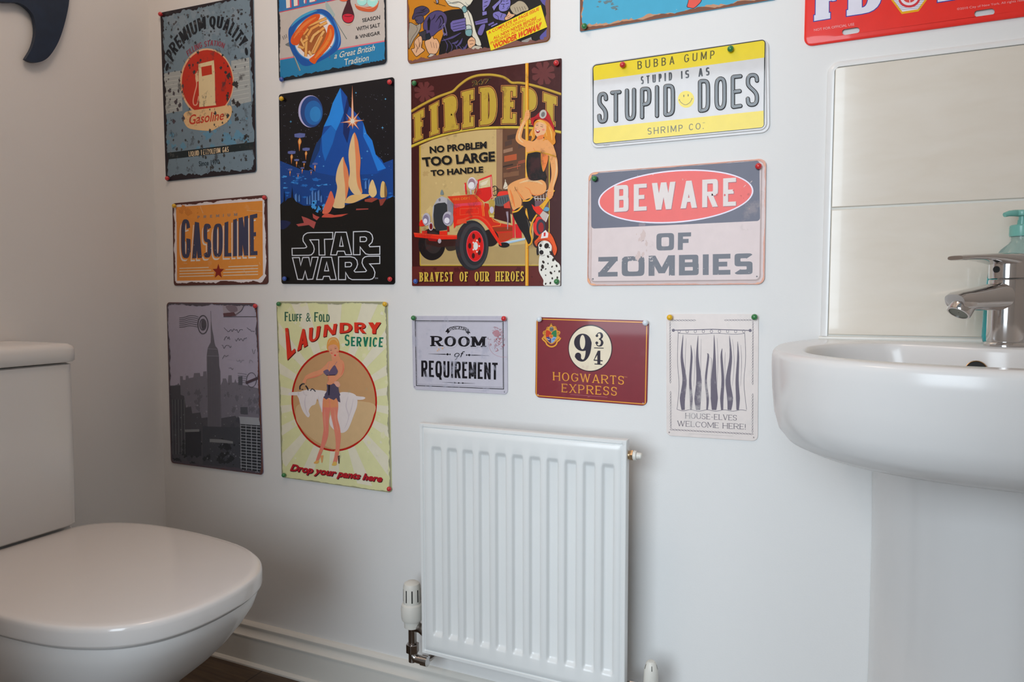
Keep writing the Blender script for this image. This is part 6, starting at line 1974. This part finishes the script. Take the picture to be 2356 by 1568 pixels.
# air vent and blanking plug at the top right
b = MB()
b.lathe([(.0075, -.010), (.0075, .004)], (W_ / 2, -.080, .615 - RZ0), (1, 0, 0), 20)
b.lathe([(.0095, .0025), (.0095, .0075)], (W_ / 2, -.080, .615 - RZ0), (1, 0, 0), 6)
v = b.build('air_vent', brass_m, root, angle=30)
b = MB(); b.lathe([(.0070, .0075), (.0085, .0080), (.0085, .013), (.0058, .014), (.0055, .0215), (.0035, .023)], (W_ / 2, -.080, .615 - RZ0), (1, 0, 0), 20); b.build('vent_cap', val_m, v, angle=30)
# lockshield valve at the bottom right
lx = -.2605 - rc.x
b = MB()
b.lathe([(.0085, -.035), (.0085, .026), (.0075, .030)], (lx, -.075, .018), (0, 0, 1), 24)
b.tube([(W_ / 2 - .003, -.0808, .022), (lx, -.075, .022)], .0080, 18)
b.lathe([(.0125, .006), (.0125, .018)], (W_ / 2, -.0805, .022), (1, 0, 0), 6)
v = b.build('lockshield_valve', chr_m, root, angle=30)
b = MB(); b.lathe([(.0125, 0), (.0130, .004), (.0118, .030), (.0085, .040), (.0060, .043), (.0005, .044)], (lx, -.075, .030), (0, 0, 1), 28); b.build('valve_cap', val_m, v, angle=40)
b = MB()
for k in range(5):
    a = -PI / 2 + .35 + 2 * PI * k / 5
    b.face([(lx + r_ * math.cos(a + d_), -.075 + r_ * math.sin(a + d_), z_) for r_, d_, z_ in ((.0119, -.05, .0605), (.0119, .05, .0605), (.0096, .05, .0685), (.0096, -.05, .0685))])
b.build('cap_notch', slot_m, v, smooth=False, fix=False)
b = MB(); b.lathe([(.0125, .0), (.0125, .016)], (lx, -.075, -.014), (0, 0, 1), 6); b.build('compression_nut', chr_m, v, smooth=False, bevel=.001)
b = MB(); b.tube([(lx, -.075, -.012), (lx, -.075, -.080), (lx, -.068, -.092), (lx, -.055, -.098), (lx, -.0005, -.098)], .0075, 16); b.build('feed_pipe', val_m, v)

# ------------------------------------------------------------------ toilet
cer_m = mat('sanitary_white_ceramic', (.78, .77, .76), .20, noise=.008)
lid_m = mat('toilet_seat_white_plastic', (.80, .77, .75), .16, coat=.3, noise=.008)
TY = -.460
root = empty('toilet', (-1.10, TY, 0), 'white close-coupled toilet with its lid closed in the left corner', 'toilet')
O = Vector((-1.10, TY, 0))
half = [(-1.374, 0), (-1.374, .085), (-1.364, .125), (-1.325, .160), (-1.255, .182), (-1.17, .190), (-1.08, .188), (-.99, .177), (-.93, .157), (-.888, .132), (-.858, .097), (-.841, .052), (-.836, 0)]
full = [(x, y) for x, y in half] + [(x, -y) for x, y in half[-2:0:-1]]
OUT_ = spline(full, True, 5)
CX = -1.10


def dring(k, z, tipcut=0.0, back=None):
    pts = []
    for x, y in OUT_:
        xx = CX + (x - CX) * k
        if x > CX:
            xx = CX + (x - CX) * (k - tipcut)
        if back is not None:
            xx = max(xx, back)
        pts.append((xx - O.x, y * k - .028 * (x - CX), z))
    return pts


b = MB()
prof = [(.985, .3955), (.998, .3970), (1.0, .400), (1.0, .4175), (.997, .4225), (.988, .4255), (.972, .4268), (.93, .4274), (.80, .4280), (.55, .4284), (.25, .4286)]
b.grid([dring(k, z) for k, z in prof], True, 0, True, True)
b.build('lid', lid_m, root, angle=60)
b = MB(); b.grid([dring(k, z) for k, z in ((.940, .3905), (.948, .3910), (.948, .3940), (.940, .3945))], True, 0, True, True); b.build('seat', lid_m, root, angle=50)
b = MB()
rows = []
# height, width share, how far the front has drawn back from the lid's tip
for z, k, cut in ((.391, .93, .02), (.3905, .962, .008), (.385, .972, .008), (.362, .968, .020), (.332, .938, .044), (.300, .888, .074), (.270, .83, .108), (.240, .77, .148), (.210, .715, .188), (.170, .655, .238), (.125, .605, .265), (.08, .575, .280), (.04, .56, .287), (.012, .555, .290), (0, .555, .290)):
    q = []
    for x, y in OUT_:
        fr = max(0, (x - CX) / .271)
        q.append((x - cut * fr - O.x, y * k - .028 * (x - CX), z))
    rows.append(q)
b.grid(rows, True, 0, True, True)
b.build('bowl', cer_m, root, angle=50)
b = MB()
b.box((-1.533 - O.x, -.10, 0), (-1.24 - O.x, .10, .33)); b.box((-1.533 - O.x, -.13, .33), (-1.385 - O.x, .13, .4292))
b.build('back_foot', cer_m, root, bevel=.02)
CYC, CHW = -.4725 - TY, .1345
def rrect(x0, x1, y0, y1, r_, z, n=6, dx=0):
    pts = []
    for cx_, cy_, a0 in ((x1 - r_, y1 - r_, 0), (x0 + r_ * .3, y1 - r_ * .3, 90), (x0 + r_ * .3, y0 + r_ * .3, 180), (x1 - r_, y0 + r_, 270)):
        q = r_ if cx_ == x1 - r_ else r_ * .3
        for k in range(n + 1):
            a = R(a0 + 90 * k / n)
            pts.append((cx_ + q * math.cos(a) - O.x, cy_ + q * math.sin(a), z))
    return pts
CF = -1.363
b = MB()
b.grid([rrect(-1.534, CF + e, CYC - CHW - e * .6, CYC + CHW + e * .6, .022, z) for e, z in ((-.016, .4292), (-.006, .4305), (0, .436), (.002, .60), (.003, .755), (-.004, .7575))], True, 0, True, True)
cis = b.build('cistern', cer_m, root, angle=50)
b = MB()
b.grid([rrect(-1.534, CF + e, CYC - CHW - e * .8, CYC + CHW + e * .8, .024, z) for e, z in ((-.002, .7590), (.006, .7600), (.009, .763), (.0095, .784), (.007, .791), (0, .7955), (-.02, .7975), (-.06, .7985))], True, 0, True, True)
b.build('cistern_lid', cer_m, cis, angle=50)
b = MB(); b.lathe([(.024, .797), (.024, .800), (.022, .802), (.019, .8022), (.019, .801), (.0005, .801)], (-1.45 - O.x, CYC, 0), (0, 0, 1), 32); b.build('flush_button', chr_m, cis, angle=30)
for sy in (-.075, .075):
    b = MB(); b.lathe([(.013, -.018), (.014, -.015), (.014, .015), (.013, .018)], (-1.372 - O.x, sy, .4085), (0, 1, 0), 20); b.build('hinge', chr_m, root, angle=40)

# ------------------------------------------------------------------ wash basin on its pedestal
BX = .235
root = empty('wash_basin', (BX, 0, .70), 'white ceramic wash basin with a rounded front, mounted below the tiles', 'basin')
O = Vector((BX, 0, .70))
BC = Vector((BX, -.245))
ANG = [2 * PI * i / 144 for i in range(144)]


def trace(inside):
    """outline points seen from the bowl's middle at fixed angles"""
    pts = []
    for a in ANG:
        c, s_ = math.cos(a), math.sin(a)
        lo, hi = 0.0, .6
        for _ in range(26):
            m_ = (lo + hi) / 2
            if inside(BC.x + c * m_, BC.y + s_ * m_):
                lo = m_
            else:
                hi = m_
        pts.append((BC.x + c * lo, BC.y + s_ * lo))
    return pts


def outer(kx, ky):
    def f(x, y):
        u = abs(x - BX) / kx
        v = y / ky
        if v > -.0008:
            return False
        if v > -.21:
            return u < .300 - .058 * ((v + .21) / .21) ** 2.2
        t = (-.21 - v) / .254
        return t < 1 and u < .300 * (1 - t ** 2.5) ** (1 / 2.5)
    return trace(f)


def inner(k):
    def f(x, y):
        u, v = (x - BX) / (.262 * k), (y + .245) / (.1855 * k)
        if abs(u) ** 2.5 + abs(v) ** 2.5 >= 1:
            return False
        return y < -.060 - .085 * math.exp(-((x - BX) / .125) ** 2) - (1 - k) * .10
    return trace(f)


rows = []
for z, kx, ky in ((.6755, .50, .42), (.6765, .64, .60), (.682, .77, .76), (.690, .88, .875), (.700, .935, .932), (.714, .968, .967), (.735, .986, .986), (.765, .996, .996), (.795, 1.0, 1.0), (.808, .9995, .9995), (.8125, .997, .997), (.8155, .992, .992), (.8172, .984, .984), (.8175, .976, .976)):
    rows.append([(x - O.x, y, z - O.z) for x, y in outer(kx, ky)])
for z, k in ((.8172, 1.0), (.8162, .988), (.812, .975), (.802, .96), (.785, .94), (.762, .90), (.735, .81), (.715, .64), (.705, .40), (.7015, .22), (.7005, .08)):
    rows.append([(x - O.x, y, z - O.z) for x, y in inner(k)])
b = MB()
b.grid(rows, True, 0, True, True)
b.build('bowl', cer_m, root, angle=48)
ox, oy, oz = .1845, -.1485, .7885
b = MB(); b.lathe([(.0125, -.003), (.0128, .0010), (.0118, .0014), (.0112, .0004), (.0112, -.003)], (ox - O.x, oy, oz - O.z), (-.05, -1, .30), 24); ovr = b.build('overflow_ring', brass_m, root, angle=40)
b = MB(); b.lathe([(.0113, .0002), (.0005, .0003)], (ox - O.x, oy, oz - O.z), (-.05, -1, .30), 24, cap=False); b.build('overflow_hole', slot_m, ovr)
b = MB(); b.lathe([(.028, 0), (.030, .0012), (.024, .002), (.021, .0005), (.0005, .0002)], (0, -.27, .7008 - O.z), (0, 0, 1), 28); b.build('waste', chr_m, root, angle=40)

# pedestal
b = MB()


def pring(z, g):
    rx, ry, cy, e = .158 + g, .235 + g, -.055, 2 / 2.1
    pts = [(rx, -.0008)]
    for i in range(41):
        a = -PI * i / 40
        c, s_ = math.cos(a), math.sin(a)
        pts.append((rx * math.copysign(abs(c) ** e, c), cy + ry * math.copysign(abs(s_) ** e, s_)))
    pts.append((-rx, -.0008))
    return [(x, y, z) for x, y in pts]


b.grid([pring(z, g) for z, g in ((0, .008), (.012, .0085), (.03, .004), (.10, .001), (.30, -.001), (.50, .000), (.62, .003), (.66, .004), (.6745, .004))], True, 0, True, True)
o = b.build('basin_pedestal', cer_m, None, angle=50)
o.location = (BX, 0, 0)
tag(o, 'white ceramic pedestal standing under the wash basin', 'pedestal')

# ------------------------------------------------------------------ mixer tap
tx, ty, tz = .2285, -.085, .8174
root = empty('mixer_tap', (tx, ty, tz), 'chrome single-lever mixer tap on the wash basin, spout to the left', 'tap')
root.rotation_euler = (0, 0, R(40))
b = MB(); b.lathe([(.0262, 0), (.0262, .003), (.0245, .0055), (.0235, .006)], (0, 0, 0), (0, 0, 1), 40); b.build('base_ring', chr_m, root, angle=30)
b = MB(); b.lathe([(.0228, .006), (.0232, .012), (.0232, .080), (.0232, .0905), (.0222, .0915)], (0, 0, 0), (0, 0, 1), 48); b.build('body', chr_m, root, angle=30)
b = MB(); b.lathe([(.0222, .0925), (.0234, .0932), (.0236, .117), (.0232, .1225), (.021, .1255), (.012, .1265), (.0005, .127)], (0, 0, 0), (0, 0, 1), 48)
lev = b.build('lever', chr_m, root, angle=30)
b = MB()
rows = []
for t, hw_, z0_, z1_ in ((.020, .0215, .1055, .1255), (.0, .0235, .108, .1275), (-.022, .0225, .1120, .1272), (-.042, .0195, .1155, .1262), (-.060, .0170, .1170, .1250), (-.078, .0150, .1168, .1242), (-.090, .0138, .1162, .1234), (-.0945, .0115, .1170, .1224)):
    q = []
    for k in range(20):
        a = 2 * PI * k / 20
        c, s_ = math.cos(a), math.sin(a)
        q.append((t, hw_ * math.copysign(abs(c) ** .6, c), (z0_ + z1_) / 2 + (z1_ - z0_) / 2 * math.copysign(abs(s_) ** .6, s_)))
    rows.append(q)
b.grid(rows, True, 0, True, True)
b.build('handle', chr_m, lev, angle=50)
b = MB(); b.lathe([(.0045, 0), (.0045, .0015), (.0025, .0018)], (-.0228, -.0008, .1050), (-1, 0, 0), 18); b.build('index_dot', slot_m, lev)
b = MB()
rows = []
for t, hw_, zc, hh in ((.002, .0198, .0690, .0210), (-.020, .0194, .0680, .0188), (-.038, .0190, .0662, .0168), (-.056, .0187, .0645, .0152), (-.072, .0185, .0630, .0140), (-.086, .0180, .0620, .0124), (-.0925, .0150, .0617, .0095)):
    q = []
    for k in range(28):
        a = 2 * PI * k / 28
        c, s_ = math.cos(a), math.sin(a)
        q.append((t - .004 * s_, hw_ * math.copysign(abs(c) ** .75, c), zc + hh * math.copysign(abs(s_) ** .75, s_)))
    rows.append(q)
b.grid(rows, True, 0, True, True)
b.build('spout', chr_m, root, angle=50)
b = MB(); b.lathe([(.0150, -.006), (.0150, .0080), (.0140, .0100), (.0120, .0102), (.0120, .0085)], (-.0800, 0, .0540), (-.70, 0, -1), 32); ae = b.build('aerator', chr_m, root, angle=30)
b = MB(); b.lathe([(.0120, .0088), (.0005, .0088)], (-.0800, 0, .0540), (-.70, 0, -1), 32, cap=False); b.build('aerator_mesh', mat('aerator_mesh_grey', (.18, .19, .16), .5), ae)

# ------------------------------------------------------------------ soap bottle behind the tap
teal_m = mat('teal_soap_translucent', (.01, .46, .50), .12, trans=.30, coat=.3, ior=1.4)
shell_m = mat('clear_bottle_plastic', (.66, .86, .83), .15, trans=.75, ior=1.3)
clear_m = mat('pale_teal_pump_plastic', (.25, .62, .55), .25, trans=.35)
sx, sy, sz = .2510, -.0368, .8174
root = empty('soap_bottle', (sx, sy, sz), 'teal hand soap pump bottle behind the chrome tap', 'soap bottle')


def ov(rx, ry, z, n=36):
    return [(rx * math.cos(2 * PI * k / n), ry * math.sin(2 * PI * k / n), z) for k in range(n)]


b = MB()
PR = ((.037, .0215, 0), (.0415, .0245, .003), (.0430, .0255, .010), (.0420, .0252, .06), (.0392, .0245, .095))
b.grid([ov(*q) for q in PR], True, 0, True, False)
b.grid([ov(*q) for q in PR[-1:] + ((.0375, .0238, .104), (.0330, .0215, .120), (.024, .018, .135), (.015, .0140, .143), (.0125, .0125, .147), (.0125, .0125, .153))], True, 1, False, True)
b.build('bottle', [teal_m, shell_m], root, angle=50)
b = MB()
rows = []
for z, k in ((.022, 1.012), (.06, 1.012), (.096, 1.012)):
    rx, ry = (.0428 - .0034 * (z - .02) / .075) * k, (.0255 - .001 * (z - .02) / .075) * k
    rows.append([(rx * math.cos(a), ry * math.sin(a), z) for a in [R(222) + R(106) * i / 24 for i in range(25)]])
b.grid(rows, False)
lb = b.build('label', mat('soap_label_white', (.80, .82, .82), .35), root, angle=60)
b = MB()
for i, z in enumerate((.088, .078, .050, .043, .036, .030)):
    hh = (.0035, .0025, .001, .001, .001, .001)[i]
    a0, a1 = ((R(226), R(262)), (R(226), R(258)), (R(226), R(300)), (R(226), R(290)), (R(226), R(310)), (R(226), R(284)))[i]
    rr1 = lambda zz: ((.0428 - .0034 * (zz - .02) / .075) * 1.018, (.0255 - .001 * (zz - .02) / .075) * 1.018)
    rows = []
    for zz in (z - hh, z + hh):
        q = rr1(zz)
        rows.append([(q[0] * math.cos(a0 + (a1 - a0) * t / 8), q[1] * math.sin(a0 + (a1 - a0) * t / 8), zz) for t in range(9)])
    b.grid(rows, False)
b.build('label_print', mat('soap_label_blue_print', (.05, .12, .32), .4), lb, smooth=False, fix=False)
b = MB(); b.lathe([(.0145, .153), (.0150, .155), (.0150, .167), (.0135, .169), (.0060, .170), (.0055, .176)], (0, 0, 0), (0, 0, 1), 28); b.build('pump_collar', clear_m, root, angle=30)
b = MB(); b.lathe([(.0045, .172), (.0045, .181), (.0105, .182), (.0115, .186), (.0105, .189), (.0005, .190)], (0, 0, 0), (0, 0, 1), 24)
b.tube([(0, 0, .1855), (-.010, -.006, .1855), (-.018, -.011, .1848), (-.024, -.0145, .1828)], [.0050, .0046, .0040, .0032], 14)
b.build('pump_head', clear_m, root, angle=40)

# ------------------------------------------------------------------ blue ornament on the left wall
orn_m = mat('dark_blue_painted_wood', (.010, .022, .050), .45, noise=.35, nscale=40)
q = [(-.352, 1.478), (-.318, 1.488), (-.298, 1.484), (-.286, 1.470), (-.284, 1.440), (-.292, 1.408), (-.307, 1.379), (-.293, 1.3765), (-.274, 1.384), (-.256, 1.402), (-.236, 1.438), (-.220, 1.485), (-.209, 1.534), (-.205, 1.590), (-.212, 1.640), (-.245, 1.650), (-.262, 1.600), (-.290, 1.560), (-.352, 1.545), (-.40, 1.553), (-.42, 1.52), (-.40, 1.486)]
pts = []
for i in range(len(q)):
    if i == 6:
        pts.append(q[i]); continue
    pts.append(q[i])
sq = spline(q[6:] + q[:7], False, 4)
b = MB()
X0, X1 = XL + .006, XL + .016
oc = Vector((XL, -.30, 1.52))
f0 = [(X0 - oc.x, y - oc.y, z - oc.z) for y, z in sq[:-1]]
f1 = [(X1 - oc.x, y - oc.y, z - oc.z) for y, z in sq[:-1]]
b.grid([f0, f1], True)
n = len(b.v)
for fl in (f0, f1):
    n = len(b.v)
    b.v += fl
    for t in tessellate_polygon([[Vector((p[1], p[2], 0)) for p in fl]]):
        b.f.append(tuple(n + i for i in t)); b.m.append(0)
b.box((.0002, -.02, .03), (.0065, .02, .05))
o = b.build('wall_ornament', orn_m, None, smooth=False)
o.location = oc
tag(o, 'dark blue curved wall ornament with a pointed tip on the left wall', 'ornament')
